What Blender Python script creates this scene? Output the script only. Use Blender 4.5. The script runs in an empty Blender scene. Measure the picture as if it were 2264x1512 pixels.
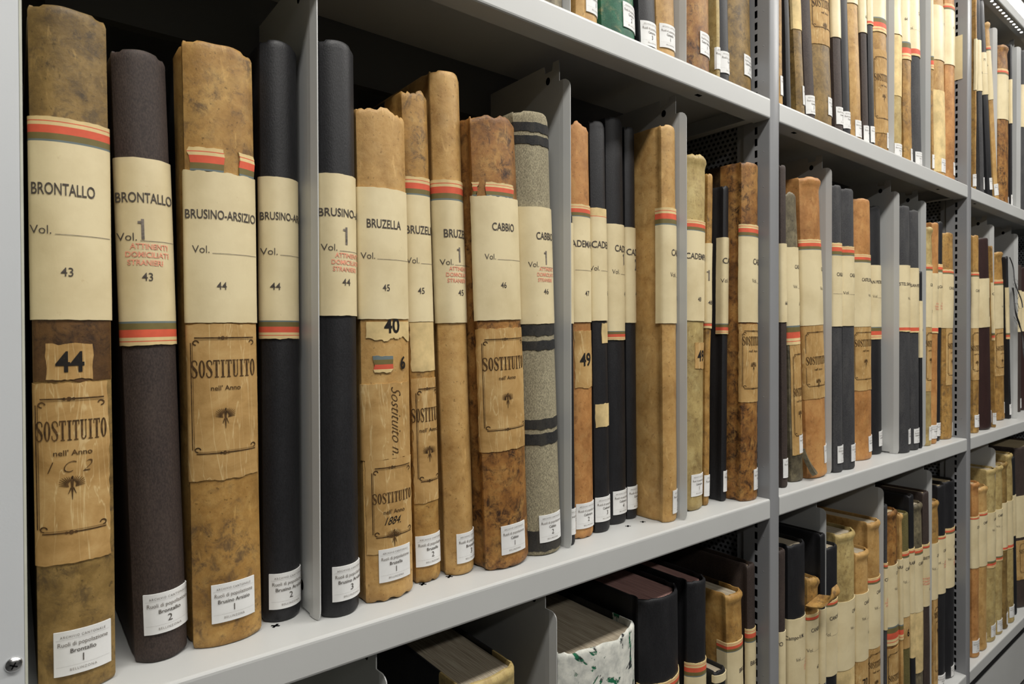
import bpy, bmesh, math, random
from mathutils import Vector, Matrix, noise

S = bpy.context.scene
COL = S.collection

# ------------------------------------------------------------------ camera, light, exposure
def rotm(yaw, pitch, roll):
    cy, sy, cp, sp = math.cos(yaw), math.sin(yaw), math.cos(pitch), math.sin(pitch)
    f = Vector((sy * cp, cy * cp, sp)); r = Vector((cy, -sy, 0)); u = r.cross(f)
    r2 = r * math.cos(roll) + u * math.sin(roll); u2 = u * math.cos(roll) - r * math.sin(roll)
    return Matrix((r2, u2, -f)).transposed()

cd = bpy.data.cameras.new('camera'); cam = bpy.data.objects.new('camera', cd); COL.objects.link(cam)
cd.sensor_width = 36.0; cd.lens = 22.139; cd.clip_start = 0.02
cam.matrix_world = Matrix.Translation((-0.0231, -0.5662, 0.2779)) @ rotm(0.66999, -0.00837, -0.00326).to_4x4()
S.camera = cam
cd.dof.use_dof = True; cd.dof.focus_distance = 0.78; cd.dof.aperture_fstop = 18.0

S.view_settings.view_transform = 'Standard'; S.view_settings.look = 'None'
S.view_settings.gamma = 1.0; S.view_settings.use_curve_mapping = False
S.view_settings.exposure = 0.0

w = bpy.data.worlds.new('world'); S.world = w; w.use_nodes = True
w.node_tree.nodes['Background'].inputs[0].default_value = (0.8, 0.87, 1, 1)
w.node_tree.nodes['Background'].inputs[1].default_value = 0.0

CEIL, FLOOR = 1.78, -0.86
def area(name, loc, sx, sy, power, rot=(0, 0, 0), col=(1, 0.97, 0.92)):
    l = bpy.data.lights.new(name, 'AREA'); l.shape = 'RECTANGLE'; l.size = sx; l.size_y = sy
    l.energy = power; l.color = col
    o = bpy.data.objects.new(name, l); o.location = loc; o.rotation_euler = rot; COL.objects.link(o)
    return o
# ceiling lamps over aisle and room; the last is added to whiten the ceiling corner (luminaire bodies are built further down)
LAMPS = [(0.0, -0.75, 23), (1.5, -0.75, 23), (3.0, -0.75, 17), (0.2, -2.6, 24), (1.9, -2.6, 20), (3.6, 0.3, 4)]
S.cycles.diffuse_bounces = 3
for i, (x, y, p) in enumerate(LAMPS):
    area('ceiling_light', (x, y, CEIL - 0.075), 1.2, 0.16, p)

# ------------------------------------------------------------------ materials
def srgb(r, g, b):
    f = lambda c: (c / 255 / 12.92) if c <= 10 else ((c / 255 + 0.055) / 1.055) ** 2.4
    return (f(r), f(g), f(b), 1)

class NT:
    def __init__(s, name, rough=0.6, spec=0.4):
        s.m = bpy.data.materials.new(name); s.m.use_nodes = True
        s.t = s.m.node_tree; s.b = s.t.nodes['Principled BSDF']
        s.b.inputs['Roughness'].default_value = rough
        s.b.inputs['Specular IOR Level'].default_value = spec
        s.vec = None
    def n(s, typ, **k):
        q = s.t.nodes.new(typ)
        for a, v in k.items():
            if a.startswith('i_'):
                a = a[2:]; q.inputs[int(a) if a.isdigit() else a].default_value = v
            else: setattr(q, a, v)
        return q
    def l(s, a, b): s.t.links.new(a, b)
    def coords(s):
        if s.vec is None:
            tc = s.n('ShaderNodeTexCoord'); oi = s.n('ShaderNodeObjectInfo')
            mu = s.n('ShaderNodeMath', operation='MULTIPLY', i_1=37.0); s.l(oi.outputs['Random'], mu.inputs[0])
            ad = s.n('ShaderNodeVectorMath', operation='ADD'); s.l(tc.outputs['Object'], ad.inputs[0]); s.l(mu.outputs[0], ad.inputs[1])
            s.vec = ad.outputs[0]
        return s.vec
    def noise(s, scale, detail=5, rough=0.6, stretch=None, dist=0.0):
        v = s.coords()
        if stretch:
            mp = s.n('ShaderNodeMapping', i_Scale=stretch); s.l(v, mp.inputs[0]); v = mp.outputs[0]
        q = s.n('ShaderNodeTexNoise', i_Scale=scale, i_Detail=detail, i_Roughness=rough, i_Distortion=dist); s.l(v, q.inputs['Vector'])
        return q.outputs['Fac']
    def ramp(s, fac, stops):
        q = s.n('ShaderNodeValToRGB'); e = q.color_ramp.elements
        while len(e) < len(stops): e.new(0.5)
        for x, (p, c) in zip(e, stops): x.position = p; x.color = c
        s.l(fac, q.inputs[0]); return q.outputs[0]
    def mix(s, fac, a, b, mode='MIX'):
        q = s.n('ShaderNodeMix', data_type='RGBA', blend_type=mode)
        for sock, v in ((q.inputs[0], fac), (q.inputs[6], a), (q.inputs[7], b)):
            if hasattr(v, 'links') or isinstance(v, bpy.types.NodeSocket): s.l(v, sock)
            else: sock.default_value = v
        return q.outputs[2]
    def col(s, c):
        if isinstance(c, bpy.types.NodeSocket): s.l(c, s.b.inputs['Base Color'])
        else: s.b.inputs['Base Color'].default_value = c
        return s
    def bump(s, h, strength=0.3, dist=0.001):
        q = s.n('ShaderNodeBump', i_Strength=strength, i_Distance=dist); s.l(h, q.inputs['Height']); s.l(q.outputs[0], s.b.inputs['Normal'])
        return s

W4, K4 = (1, 1, 1, 1), (0, 0, 0, 1)
def leather(name, c0, c1, c2, spot=(40, 28, 18), amt=0.5, scale=60, rough=0.5, spotscale=85):
    """mottled calf: cloudy tones at two scales, dark stains in blotches and specks, fine grain and scuffs"""
    q = NT(name, rough, 0.35)
    c0, c1, c2 = [(int(a * .91), int(b * .92), int(c * .88)) for a, b, c in (c0, c1, c2)]
    base = q.ramp(q.noise(scale, 9, 0.70, (1, 1, 0.95), 0.35), [(0.34, srgb(*c0)), (0.5, srgb(*c1)), (0.64, srgb(*c2))])
    cl = q.ramp(q.noise(15, 5, 0.6, (1, 1, 0.85), 0.5), [(0.36, srgb(*[int(v * 0.80) for v in c0])), (0.52, srgb(*c1)), (0.66, srgb(*c2))])
    base = q.mix(0.45, base, cl)
    big = q.ramp(q.noise(17, 5, 0.65, (1, 1, 0.85), 0.6), [(0.46 - 0.10 * amt, K4), (0.64 - 0.08 * amt, W4)])
    st = q.ramp(q.noise(spotscale, 9, 0.76, (1, 1, 0.9), 0.5), [(0.53 - 0.06 * amt, K4), (0.66 - 0.05 * amt, W4)])
    m = q.mix(1.0, st, big, 'MULTIPLY')
    bw = q.n('ShaderNodeMath', operation='MULTIPLY', i_1=min(0.92, 0.4 + 0.5 * amt)); q.l(m, bw.inputs[0])
    c = q.mix(bw.outputs[0], base, srgb(*spot))
    fl = q.ramp(q.noise(260, 3, 0.6), [(0.64, K4), (0.70, (0.55, 0.55, 0.55, 1))])
    c = q.mix(fl, c, srgb(*[int(v * 0.55) for v in c0]))
    sc = q.ramp(q.noise(95, 4, 0.6, (1.3, 1, 0.4), 0.6), [(0.62, K4), (0.70, (0.35, 0.35, 0.35, 1))])
    c = q.mix(sc, c, srgb(*[min(255, int(v * 1.15)) for v in c2]))
    q.col(c); q.bump(q.noise(190, 6, 0.72), 0.45, 0.0008)
    return q.m

def cloth(name, c, wear, rough=0.62, spec=0.4, amt=0.25):
    q = NT(name, rough, spec)
    wv = q.ramp(q.noise(40, 6, 0.7, (1, 1, 0.35)), [(0.45, K4), (0.8, (amt, amt, amt, 1))])
    f = q.noise(900, 2, 0.5, (1, 1, 0.5))
    fr = q.ramp(f, [(0.35, srgb(*[int(v * 0.82) for v in c])), (0.65, srgb(*[min(255, int(v * 1.15)) for v in c]))])
    q.col(q.mix(wv, fr, srgb(*wear))); q.bump(f, 0.4, 0.0005)
    return q.m

def flat(name, c, rough=0.7, spec=0.3, var=0.06, scale=40, bump=0.0):
    q = NT(name, rough, spec)
    lo = [int(v * (1 - var)) for v in c]; hi = [min(255, int(v * (1 + var))) for v in c]
    q.col(q.ramp(q.noise(scale, 4, 0.6), [(0.35, srgb(*lo)), (0.65, srgb(*hi))]))
    if bump: q.bump(q.noise(220, 3, 0.6), bump, 0.0004)
    return q.m

M = {}
M['tan'] = leather('tan_leather', (176, 130, 76), (204, 160, 102), (218, 178, 122), (104, 68, 36), 0.22)
M['tanm'] = leather('mottled_tan_leather', (140, 100, 52), (182, 138, 78), (204, 164, 102), (82, 66, 50), 0.75)
M['brown'] = leather('mottled_brown_leather', (106, 82, 46), (146, 116, 68), (174, 142, 90), (62, 52, 40), 0.85)
M['brownm'] = leather('stained_brown_leather', (106, 66, 34), (164, 112, 60), (194, 148, 88), (42, 28, 24), 1.05)
M['orange'] = leather('orange_tan_leather', (168, 112, 64), (198, 140, 86), (212, 160, 104), (100, 58, 32), 0.3)
M['vellum'] = leather('yellowed_vellum', (158, 132, 86), (194, 168, 114), (212, 190, 138), (104, 80, 50), 0.55)
M['worn'] = leather('worn_grey_leather', (82, 74, 62), (116, 106, 88), (152, 140, 114), (40, 34, 30), 0.8)
M['darkb'] = leather('dark_marbled_board', (36, 26, 18), (58, 42, 28), (92, 68, 40), (16, 12, 10), 0.9)
M['black'] = cloth('black_bookcloth', (27, 27, 30), (84, 84, 86), 0.5, 0.42, 0.12)
M['char'] = cloth('charcoal_bookcloth', (56, 56, 58), (112, 110, 106), 0.7, 0.35, 0.3)
M['bcloth'] = cloth('dark_brown_bookcloth', (58, 48, 44), (98, 84, 74), 0.65, 0.35, 0.3)
M['maroon'] = cloth('dark_maroon_bookcloth', (48, 30, 28), (84, 58, 52), 0.5, 0.45, 0.2)
M['grey'] = cloth('grey_canvas', (148, 140, 116), (112, 102, 82), 0.85, 0.2, 0.5)
M['olive'] = cloth('olive_bookcloth', (96, 88, 52), (130, 120, 80), 0.75, 0.25, 0.4)
M['green'] = leather('green_marbled_paper', (16, 70, 56), (30, 102, 76), (80, 142, 112), (186, 170, 120), 0.55, 30, 0.5)
q = NT('peeling_white_over_green', 0.75, 0.3)
pl = q.ramp(q.noise(26, 7, 0.62, (1, 1, 0.8), 0.8), [(0.38, K4), (0.41, W4)])
und = q.ramp(q.noise(34, 5, 0.6), [(0.46, srgb(34, 36, 40)), (0.52, srgb(30, 104, 72))])
wht = q.ramp(q.noise(70, 6, 0.65), [(0.3, srgb(176, 178, 172)), (0.6, srgb(222, 222, 212))])
q.col(q.mix(pl, und, wht)); q.bump(pl, 0.7, 0.0015); M['white'] = q.m

q = NT('aged_label_paper', 0.42, 0.5)
c = q.ramp(q.noise(14, 5, 0.6), [(0.3, srgb(204, 187, 146)), (0.6, srgb(222, 207, 167))])
sp = q.ramp(q.noise(120, 4, 0.7), [(0.66, K4), (0.8, (0.35, 0.35, 0.35, 1))])
q.col(q.mix(sp, c, srgb(168, 138, 88))); q.bump(q.noise(42, 5, 0.62, (1, 1, 0.7)), 0.30, 0.0010); M['paper'] = q.m
q = NT('brown_old_label_paper', 0.65, 0.25)
c = q.ramp(q.noise(24, 7, 0.65, None, 0.6), [(0.3, srgb(150, 116, 66)), (0.5, srgb(178, 142, 88)), (0.7, srgb(196, 164, 110))])
cr = q.ramp(q.noise(30, 3, 0.5, (2.2, 1, 0.25), 1.5), [(0.49, K4), (0.505, (0.5, 0.5, 0.5, 1)), (0.52, K4)])
q.col(q.mix(cr, c, srgb(222, 200, 150))); q.bump(q.noise(50, 5, 0.65), 0.3, 0.001); M['old'] = q.m
M['pale'] = flat('pale_paper_patch', (208, 184, 132), 0.65, 0.25, 0.1, 30)
M['white_paper'] = flat('white_sticker_paper', (224, 224, 222), 0.55, 0.35, 0.02)
M['red'] = flat('label_red_stripe', (208, 92, 66), 0.6, 0.3, 0.06)
M['olivestripe'] = flat('label_olive_stripe', (112, 100, 60), 0.6, 0.3, 0.06)
M['blue'] = flat('label_blue_stripe', (104, 116, 116), 0.6, 0.3, 0.06)
M['tint'] = flat('label_cream_stripe', (214, 190, 138), 0.6, 0.3, 0.06)
M['ink'] = flat('black_print_ink', (80, 74, 68), 0.6, 0.2, 0.15, 300)
M['inkdark'] = flat('heavy_black_ink', (34, 30, 28), 0.6, 0.2, 0.1, 300)
M['inkgrey'] = flat('grey_stamp_ink', (112, 104, 96), 0.6, 0.2, 0.2, 300)
M['inkred'] = flat('faded_red_stamp_ink', (222, 150, 124), 0.6, 0.2, 0.15, 400)
M['inkbrown'] = flat('faded_brown_ink', (74, 54, 32), 0.6, 0.2, 0.3, 200)
M['band'] = cloth('blackened_canvas_band', (40, 40, 40), (90, 84, 72), 0.8, 0.25, 0.5)
M['darkleather'] = leather('darkened_leather', (70, 46, 26), (98, 68, 38), (122, 88, 50), (40, 28, 20), 0.8, 30)

def pages(name, a, b):
    q = NT(name, 0.8, 0.15)
    v = q.noise(16, 4, 0.6, (60, 1, 3))
    q.col(q.ramp(v, [(0.35, srgb(*a)), (0.62, srgb(*b))])); q.bump(v, 0.5, 0.001); return q.m
M['pg_cream'] = pages('cream_page_edges', (148, 132, 104), (190, 174, 140))
M['pg_grey'] = pages('grey_page_edges', (128, 116, 98), (176, 166, 146))
M['pg_pink'] = pages('pinkish_page_edges', (128, 96, 92), (168, 132, 124))

def steel(name, c, rough=0.38, spec=0.5):
    q = NT(name, rough, spec)
    q.col(q.ramp(q.noise(5, 3, 0.5), [(0.3, srgb(*[v - 3 for v in c])), (0.7, srgb(*[v + 3 for v in c]))]))
    q.bump(q.noise(700, 2, 0.5), 0.06, 0.0003); return q.m
M['steel'] = steel('grey_painted_steel', (188, 189, 187))
M['clad'] = steel('pale_grey_cladding_paint', (201, 204, 206), 0.42)
M['steelp'] = steel('blue_grey_painted_upright', (134, 135, 137), 0.36)
M['dark'] = flat('dark_opening', (8, 8, 9), 0.9, 0.05, 0.0)
M['chrome'] = NT('polished_screw_steel', 0.22).col((0.8, 0.8, 0.8, 1)).m; M['chrome'].node_tree.nodes['Principled BSDF'].inputs['Metallic'].default_value = 1
M['rubber'] = flat('black_rubber', (16, 16, 17), 0.7, 0.3, 0.05)
M['edge'] = flat('pale_panel_edging', (190, 190, 176), 0.5, 0.4, 0.03)
M['wall'] = flat('grey_wall_paint', (96, 96, 95), 0.9, 0.1, 0.02, 3)
M['ceiling'] = flat('white_ceiling_paint', (244, 244, 242), 0.9, 0.1, 0.01, 3)
M['floor'] = flat('grey_linoleum', (62, 62, 62), 0.4, 0.4, 0.06, 8)
M['shadesteel'] = steel('shade_darkened_back_steel', (92, 93, 94), 0.5)  # grey darkened to put the shade behind the books into the paint
q = NT('lamp_diffuser'); q.b.inputs['Emission Color'].default_value = (1, 0.97, 0.92, 1); q.b.inputs['Emission Strength'].default_value = 6; M['lamp'] = q.m
q = NT('led_emitter'); q.b.inputs['Emission Color'].default_value = (1, 0.98, 0.95, 1); q.b.inputs['Emission Strength'].default_value = 9; M['led'] = q.m
# perforated sheet: staggered round holes
q = NT('perforated_steel', 0.5, 0.4)
tc = q.n('ShaderNodeTexCoord'); sx = q.n('ShaderNodeSeparateXYZ'); q.l(tc.outputs['Object'], sx.inputs[0])
def mth(op, a, b=None, c=None):
    k = q.n('ShaderNodeMath', operation=op)
    for i, v in enumerate((a, b, c)):
        if v is None: continue
        if isinstance(v, bpy.types.NodeSocket): q.l(v, k.inputs[i])
        else: k.inputs[i].default_value = v
    return k.outputs[0]
P = 0.0085
zr = mth('DIVIDE', sx.outputs[2], P); row = mth('FLOOR', zr); odd = mth('MODULO', mth('ABSOLUTE', row), 2.0)
yr = mth('ADD', mth('DIVIDE', sx.outputs[1], P * 1.15), mth('MULTIPLY', odd, 0.5))
fy = mth('SUBTRACT', mth('FRACT', yr), 0.5); fz = mth('SUBTRACT', mth('FRACT', zr), 0.5)
d2 = mth('SQRT', mth('ADD', mth('MULTIPLY', fy, fy), mth('MULTIPLY', fz, fz)))
hole = mth('LESS_THAN', d2, 0.3)
q.col(q.mix(hole, srgb(128, 130, 134), srgb(4, 4, 4))); M['perf'] = q.m

# ------------------------------------------------------------------ mesh helpers
def link(name, bm, mats, parent=None, smooth=True):
    me = bpy.data.meshes.new(name); bm.normal_update(); bm.to_mesh(me); bm.free()
    for m in mats: me.materials.append(M[m])
    if smooth:
        me.shade_smooth()
        try: me.set_sharp_from_angle(angle=math.radians(38))
        except Exception: pass
    o = bpy.data.objects.new(name, me); COL.objects.link(o)
    if parent: o.parent = parent
    return o
def empty(name, loc, label, cat, group=None, rot=(0, 0, 0)):
    o = bpy.data.objects.new(name, None); o.empty_display_size = 0.05; COL.objects.link(o)
    o.location = loc; o.rotation_euler = rot; o['label'] = label; o['category'] = cat
    if group: o['group'] = group
    return o
def tag(o, label, cat, group=None):
    o['label'] = label; o['category'] = cat
    if group: o['group'] = group
    return o
def box(bm, x0, x1, y0, y1, z0, z1, mi=0):
    v = [bm.verts.new((x, y, z)) for x in (x0, x1) for y in (y0, y1) for z in (z0, z1)]
    for f in ((0, 1, 3, 2), (4, 6, 7, 5), (0, 4, 5, 1), (2, 3, 7, 6), (0, 2, 6, 4), (1, 5, 7, 3)):
        bm.faces.new([v[i] for i in f]).material_index = mi
def bevel_all(bm, off, seg=2):
    bmesh.ops.bevel(bm, geom=[e for e in bm.edges if len(e.link_faces) == 2 and e.calc_face_angle(0) > 0.6], offset=off, segments=seg, profile=0.5, affect='EDGES', clamp_overlap=True)
def prism_x(bm, prof, x0, x1, mi=0):
    """extrude a closed (y,z) outline along x"""
    a = [bm.verts.new((x0, y, z)) for y, z in prof]; b = [bm.verts.new((x1, y, z)) for y, z in prof]
    n = len(prof)
    for i in range(n): bm.faces.new((a[i], b[i], b[(i + 1) % n], a[(i + 1) % n])).material_index = mi
    bm.faces.new(a[::-1]).material_index = mi; bm.faces.new(b).material_index = mi
def struct(name, bm, mats):
    o = link(name, bm, mats, smooth=False); o['kind'] = 'structure'; return o

# ---- writing
_tc = {}
def glyphs(s, bold=0.0, shear=0.0, space=1.0):
    """flat text outline, cap height 1, left edge at x=0, baseline y=0 -> (verts, faces, width)"""
    k = (s, bold, shear, space)
    if k in _tc: return _tc[k]
    cu = bpy.data.curves.new('t', 'FONT'); cu.body = s; cu.size = 1; cu.offset = bold; cu.shear = shear; cu.space_character = space
    cu.resolution_u = 3; cu.fill_mode = 'FRONT'
    o = bpy.data.objects.new('t', cu); COL.objects.link(o)
    me = bpy.data.meshes.new_from_object(o.evaluated_get(bpy.context.evaluated_depsgraph_get()))
    V = [(v.co.x, v.co.y) for v in me.vertices]; F = [tuple(p.vertices) for p in me.polygons]
    bpy.data.objects.remove(o); bpy.data.curves.remove(cu); bpy.data.meshes.remove(me)
    if V:
        x0 = min(v[0] for v in V); CH = 0.695
        V = [((x - x0) / CH, y / CH) for x, y in V]; wd = max(v[0] for v in V)
    else: wd = 0.1
    _tc[k] = (V, F, wd); return _tc[k]

# ------------------------------------------------------------------ books
class Book:
    def __init__(s, key, t, H, bulge, seed, amp):
        s.t, s.H, s.b, s.seed, s.amp = t, H, bulge, seed, amp
        s.h = t / 2
    def warp(s, p):
        x, y, z = p
        n1 = noise.noise(Vector((x * 9 + s.seed, 0.3, z * 11))); n2 = noise.noise(Vector((s.seed * 1.7, 2.1, z * 6)))
        return (x + n2 * s.amp * 0.5, y - n1 * s.amp, z)
    def surf(s, lx, z, off):
        """point off metres above the spine at signed arc position lx and height z; runs on around the shoulders"""
        w = lx / s.h
        if abs(w) <= 1:
            y = s.b * abs(w) ** 2.4; sl = s.b * 2.4 * abs(w) ** 1.4 / s.h * (1 if w > 0 else -1)
            k = 1 / math.sqrt(1 + sl * sl)
            return s.warp((lx + off * sl * k, y - off * k, z))
        sg = 1 if w > 0 else -1
        k = 2.4 * s.b / s.h; nn = 1 / math.sqrt(1 + k * k)
        e = abs(lx) - s.h
        if e < 0.002:  # ease round the shoulder
            f = e / 0.002
            return s.warp((sg * (s.h + off * (k * nn * (1 - f) + f)), s.b - off * nn * (1 - f) + e, z))
        return s.warp((sg * (s.h + off), s.b + e, z))

def patch(bm, bk, z0, z1, a0, a1, off, mi=0, jag=(0, 0, 0, 0), rows=None, th=0.0012, step=0.004, seed=0.0):
    """a sheet of paper laid on the spine between heights z0..z1 and arc a0..a1; rows=[(z,mi)] splits it into printed bands
    jag=(top,bottom,left,right) torn-edge amplitude"""
    zs = [z0]; mis = []
    bands = rows or [(z1, mi)]
    for zt, m in bands:
        n = max(1, int((zt - zs[-1]) / 0.018)); b0 = zs[-1]
        for i in range(1, n + 1): zs.append(b0 + (zt - b0) * i / n); mis.append(m)
    fine = max(jag[0], jag[1]) > 0
    nx = max(4, int((a1 - a0) / (0.0018 if fine else step)))
    if max(jag[2], jag[3]) > 0:
        z2 = [zs[0]]; m2 = []
        for i in range(1, len(zs)):
            n = max(1, int((zs[i] - zs[i - 1]) / 0.004))
            for j in range(1, n + 1): z2.append(zs[i - 1] + (zs[i] - zs[i - 1]) * j / n); m2.append(mis[i - 1])
        zs, mis = z2, m2
    J = lambda u, v: noise.noise(Vector((u * 1.0, v * 1.0, bk.seed + seed))) + 0.6 * noise.noise(Vector((u * 3.1, v * 3.1, bk.seed + seed + 5)))
    def pos(i, j, o):
        a = a0 + (a1 - a0) * i / nx; z = zs[j]
        if j == len(zs) - 1 and jag[0]: z += jag[0] * J(a * 120, 0.1)
        if j == 0 and jag[1]: z += jag[1] * J(a * 120, 7.1)
        if i == 0 and jag[2]: a += jag[2] * J(z * 90, 3.3)
        if i == nx and jag[3]: a += jag[3] * J(z * 90, 9.3)
        return bk.surf(a, z, o)
    g = [[bm.verts.new(pos(i, j, off)) for i in range(nx + 1)] for j in range(len(zs))]
    for j in range(len(zs) - 1):
        for i in range(nx):
            bm.faces.new((g[j][i], g[j][i + 1], g[j + 1][i + 1], g[j + 1][i])).material_index = mis[j]
    # rim skirt down to the spine
    rim = [(i, 0) for i in range(nx)] + [(nx, j) for j in range(len(zs) - 1)] + [(i, len(zs) - 1) for i in range(nx, 0, -1)] + [(0, j) for j in range(len(zs) - 1, 0, -1)]
    low = [bm.verts.new(pos(i, j, off - th)) for i, j in rim]
    for k, (i, j) in enumerate(rim):
        i2, j2 = rim[(k + 1) % len(rim)]
        bm.faces.new((g[j2][i2], g[j][i], low[k], low[(k + 1) % len(rim)])).material_index = mis[0 if j == 0 else min(j, len(mis)) - 1]

def ink2d(bm, bk, V, F, lx, z, sx, sz, off, mi, rot=0.0, cut=True):
    """lay flat ink polygons (unit space) on the spine: scale sx,sz, origin lx,z"""
    t = bmesh.new()
    c, s_ = math.cos(rot), math.sin(rot)
    vs = [t.verts.new((lx + (x * sx * c - y * sz * s_), z + (x * sx * s_ + y * sz * c), 0)) for x, y in V]
    for f in F:
        try: t.faces.new([vs[i] for i in f])
        except ValueError: pass
    if cut and vs:
        xs = [v.co.x for v in vs]; a = min(xs); b = max(xs); st = 0.0035
        k = math.ceil(a / st)
        while k * st < b:
            bmesh.ops.bisect_plane(t, geom=t.verts[:] + t.edges[:] + t.faces[:], plane_co=(k * st, 0, 0), plane_no=(1, 0, 0)); k += 1
    t.normal_update()
    mp = {}
    for v in t.verts: mp[v] = bm.verts.new(bk.surf(v.co.x, v.co.y, off))
    for f in t.faces:
        vv = [mp[v] for v in f.verts]
        if f.normal.z < 0: vv.reverse()
        try: bm.faces.new(vv).material_index = mi
        except ValueError: pass
    t.free()
def write(bm, bk, s, lx, z, cap, off, mi, width=0.0, bold=0.0, shear=0.0, cond=1.0, center=False, space=1.0, rot=0.0, cut=None):
    V, F, wd = glyphs(s, bold, shear, space)
    sx = width / wd if width else cap * cond
    if center: lx -= wd * sx / 2
    ink2d(bm, bk, V, F, lx, z - (cap / 2 if rot == 0 else 0), sx, cap, off, mi, rot, cap > 0.0055 if cut is None else cut)
def bars(bm, bk, rects, off, mi):
    for a0, a1, z0, z1 in rects:
        ink2d(bm, bk, [(a0, z0), (a1, z0), (a1, z1), (a0, z1)], [(0, 1, 2, 3)], 0, 0, 1, 1, off, mi, 0.0, (a1 - a0) > 0.004)
def ring(r0, r1, a0=0, a1=6.283, n=10):
    V = []; F = []
    for i in range(n + 1):
        a = a0 + (a1 - a0) * i / n
        V += [(r0 * math.cos(a), r0 * math.sin(a)), (r1 * math.cos(a), r1 * math.sin(a))]
        if i: F.append((2 * i - 2, 2 * i - 1, 2 * i + 1, 2 * i))
    return V, F
def emblem():
    """printed crest: a spray of feathered strokes over a tapering tail"""
    V = []; F = []
    def quad(p, q, w0, w1):
        dx, dy = q[0] - p[0], q[1] - p[1]; L = math.hypot(dx, dy); nx, ny = -dy / L, dx / L; k = len(V)
        V.extend([(p[0] - nx * w0, p[1] - ny * w0), (p[0] + nx * w0, p[1] + ny * w0), (q[0] + nx * w1, q[1] + ny * w1), (q[0] - nx * w1, q[1] - ny * w1)])
        F.append((k, k + 1, k + 2, k + 3))
    for sg in (-1, 1):
        for i in range(9):
            a = math.radians(8 + i * 9.5); r0 = 0.14 + 0.02 * i; r1 = 0.62 - 0.03 * abs(i - 3)
            quad((sg * r0 * math.cos(a), r0 * math.sin(a)), (sg * r1 * math.cos(a), r1 * math.sin(a)), 0.025, 0.008)
        quad((sg * 0.05, -0.05), (sg * 0.16, -0.34), 0.03, 0.01)
    quad((0, 0.3), (0, -0.62), 0.07, 0.012)
    quad((0, 0.36), (0.02, 0.5), 0.05, 0.03)
    return V, F
EMB = emblem()
def slab_word():
    """SOSTITUITO in a condensed slab face, cap height 1 -> (verts, faces, width)"""
    V = []; F = []
    def quad(*p):
        k = len(V); V.extend(p); F.append((k, k + 1, k + 2, k + 3))
    def rect(x, a, b, c, d): quad((x + a, c), (x + b, c), (x + b, d), (x + a, d))
    def arc(x, cx, cy, ro, so, ri, si, a0, a1, n=14):
        p = [(math.cos(a0 + (a1 - a0) * i / n), math.sin(a0 + (a1 - a0) * i / n)) for i in range(n + 1)]
        for (c0, s0), (c1, s1) in zip(p, p[1:]):
            quad((x + cx + ri * c0, cy + si * s0), (x + cx + ro * c0, cy + so * s0), (x + cx + ro * c1, cy + so * s1), (x + cx + ri * c1, cy + si * s1))
    x = 0
    for ch in 'SOSTITUITO':
        if ch == 'I': rect(x, .11, .26, .05, .95); rect(x, .02, .35, 0, .05); rect(x, .02, .35, .95, 1); x += .42
        elif ch == 'T':
            rect(x, .17, .32, .05, .94); rect(x, 0, .49, .94, 1); rect(x, 0, .06, .76, .94); rect(x, .43, .49, .76, .94); rect(x, .09, .40, 0, .05); x += .55
        elif ch == 'U':
            rect(x, .06, .21, .18, .95); rect(x, .39, .45, .18, .95); rect(x, 0, .27, .95, 1); rect(x, .33, .51, .95, 1)
            arc(x, .255, .18, .195, .18, .09, .12, math.pi, 2 * math.pi); x += .58
        elif ch == 'O': arc(x, .23, .5, .23, .5, .085, .43, 0, 2 * math.pi, 26); x += .53
        else:
            pts = [(.42, .72, .035), (.42, .86, .035), (.33, .965, .03), (.20, .975, .03), (.08, .90, .05), (.07, .76, .065), (.13, .62, .08), (.26, .50, .085), (.37, .37, .08), (.40, .22, .065), (.37, .09, .05), (.25, .025, .03), (.13, .03, .03), (.035, .13, .035), (.03, .28, .035)]
            for (ax, ay, aw), (bx, by, bw) in zip(pts, pts[1:]):
                dx, dy = bx - ax, by - ay; L = math.hypot(dx, dy); nx, ny = -dy / L, dx / L
                quad((x + ax - nx * aw, ay - ny * aw), (x + bx - nx * bw, by - ny * bw), (x + bx + nx * bw, by + ny * bw), (x + ax + nx * aw, ay + ny * aw))
            x += .53
    return V, F, x - .06
SLAB = slab_word()

KIND = {'tan': ('tan leather', .0011), 'tanm': ('mottled tan leather', .0014), 'brown': ('mottled brown leather', .0013), 'brownm': ('dark-stained brown leather', .0014),
        'orange': ('orange-tan leather', .0011), 'vellum': ('yellowed vellum', .0016), 'worn': ('worn grey leather', .0016), 'black': ('black cloth', .0004),
        'char': ('charcoal cloth', .0005), 'bcloth': ('dark brown cloth', .0005), 'maroon': ('dark maroon cloth', .0005), 'grey': ('grey canvas', .0008),
        'olive': ('olive cloth', .0006), 'green': ('green marbled', .0008), 'white': ('white peeling', .0015)}
ZS = {'U': 0.6803, 'M': 0.0, 'B': -0.6387}
ROWN = {'U': 'upper', 'M': 'middle', 'B': 'lower'}
ORD = 'first second third fourth fifth sixth seventh eighth ninth tenth eleventh twelfth thirteenth fourteenth fifteenth sixteenth seventeenth eighteenth nineteenth twentieth'.split()
EXTRA = {'m3': 'with torn stripe label', 'm6': 'with tattered patches', 'm10': 'with black bands', 'w2': 'with broad page block', 'w3': 'with pink page edges', 'w4': 'with pink page edges',
         'c3': 'with curling torn spine', 'p5': 'with hanging cloth shreds', 'p2': 'with slit label', 'm20': 'with torn brown label', 'n2': 'with frayed spine end', 'w4b': 'with cream corner'}

LEGIBLE = 'n2 n3 n4 n5 n6 c1 c3 c4 c5 c6 c7 w5 w6'.split()

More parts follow.
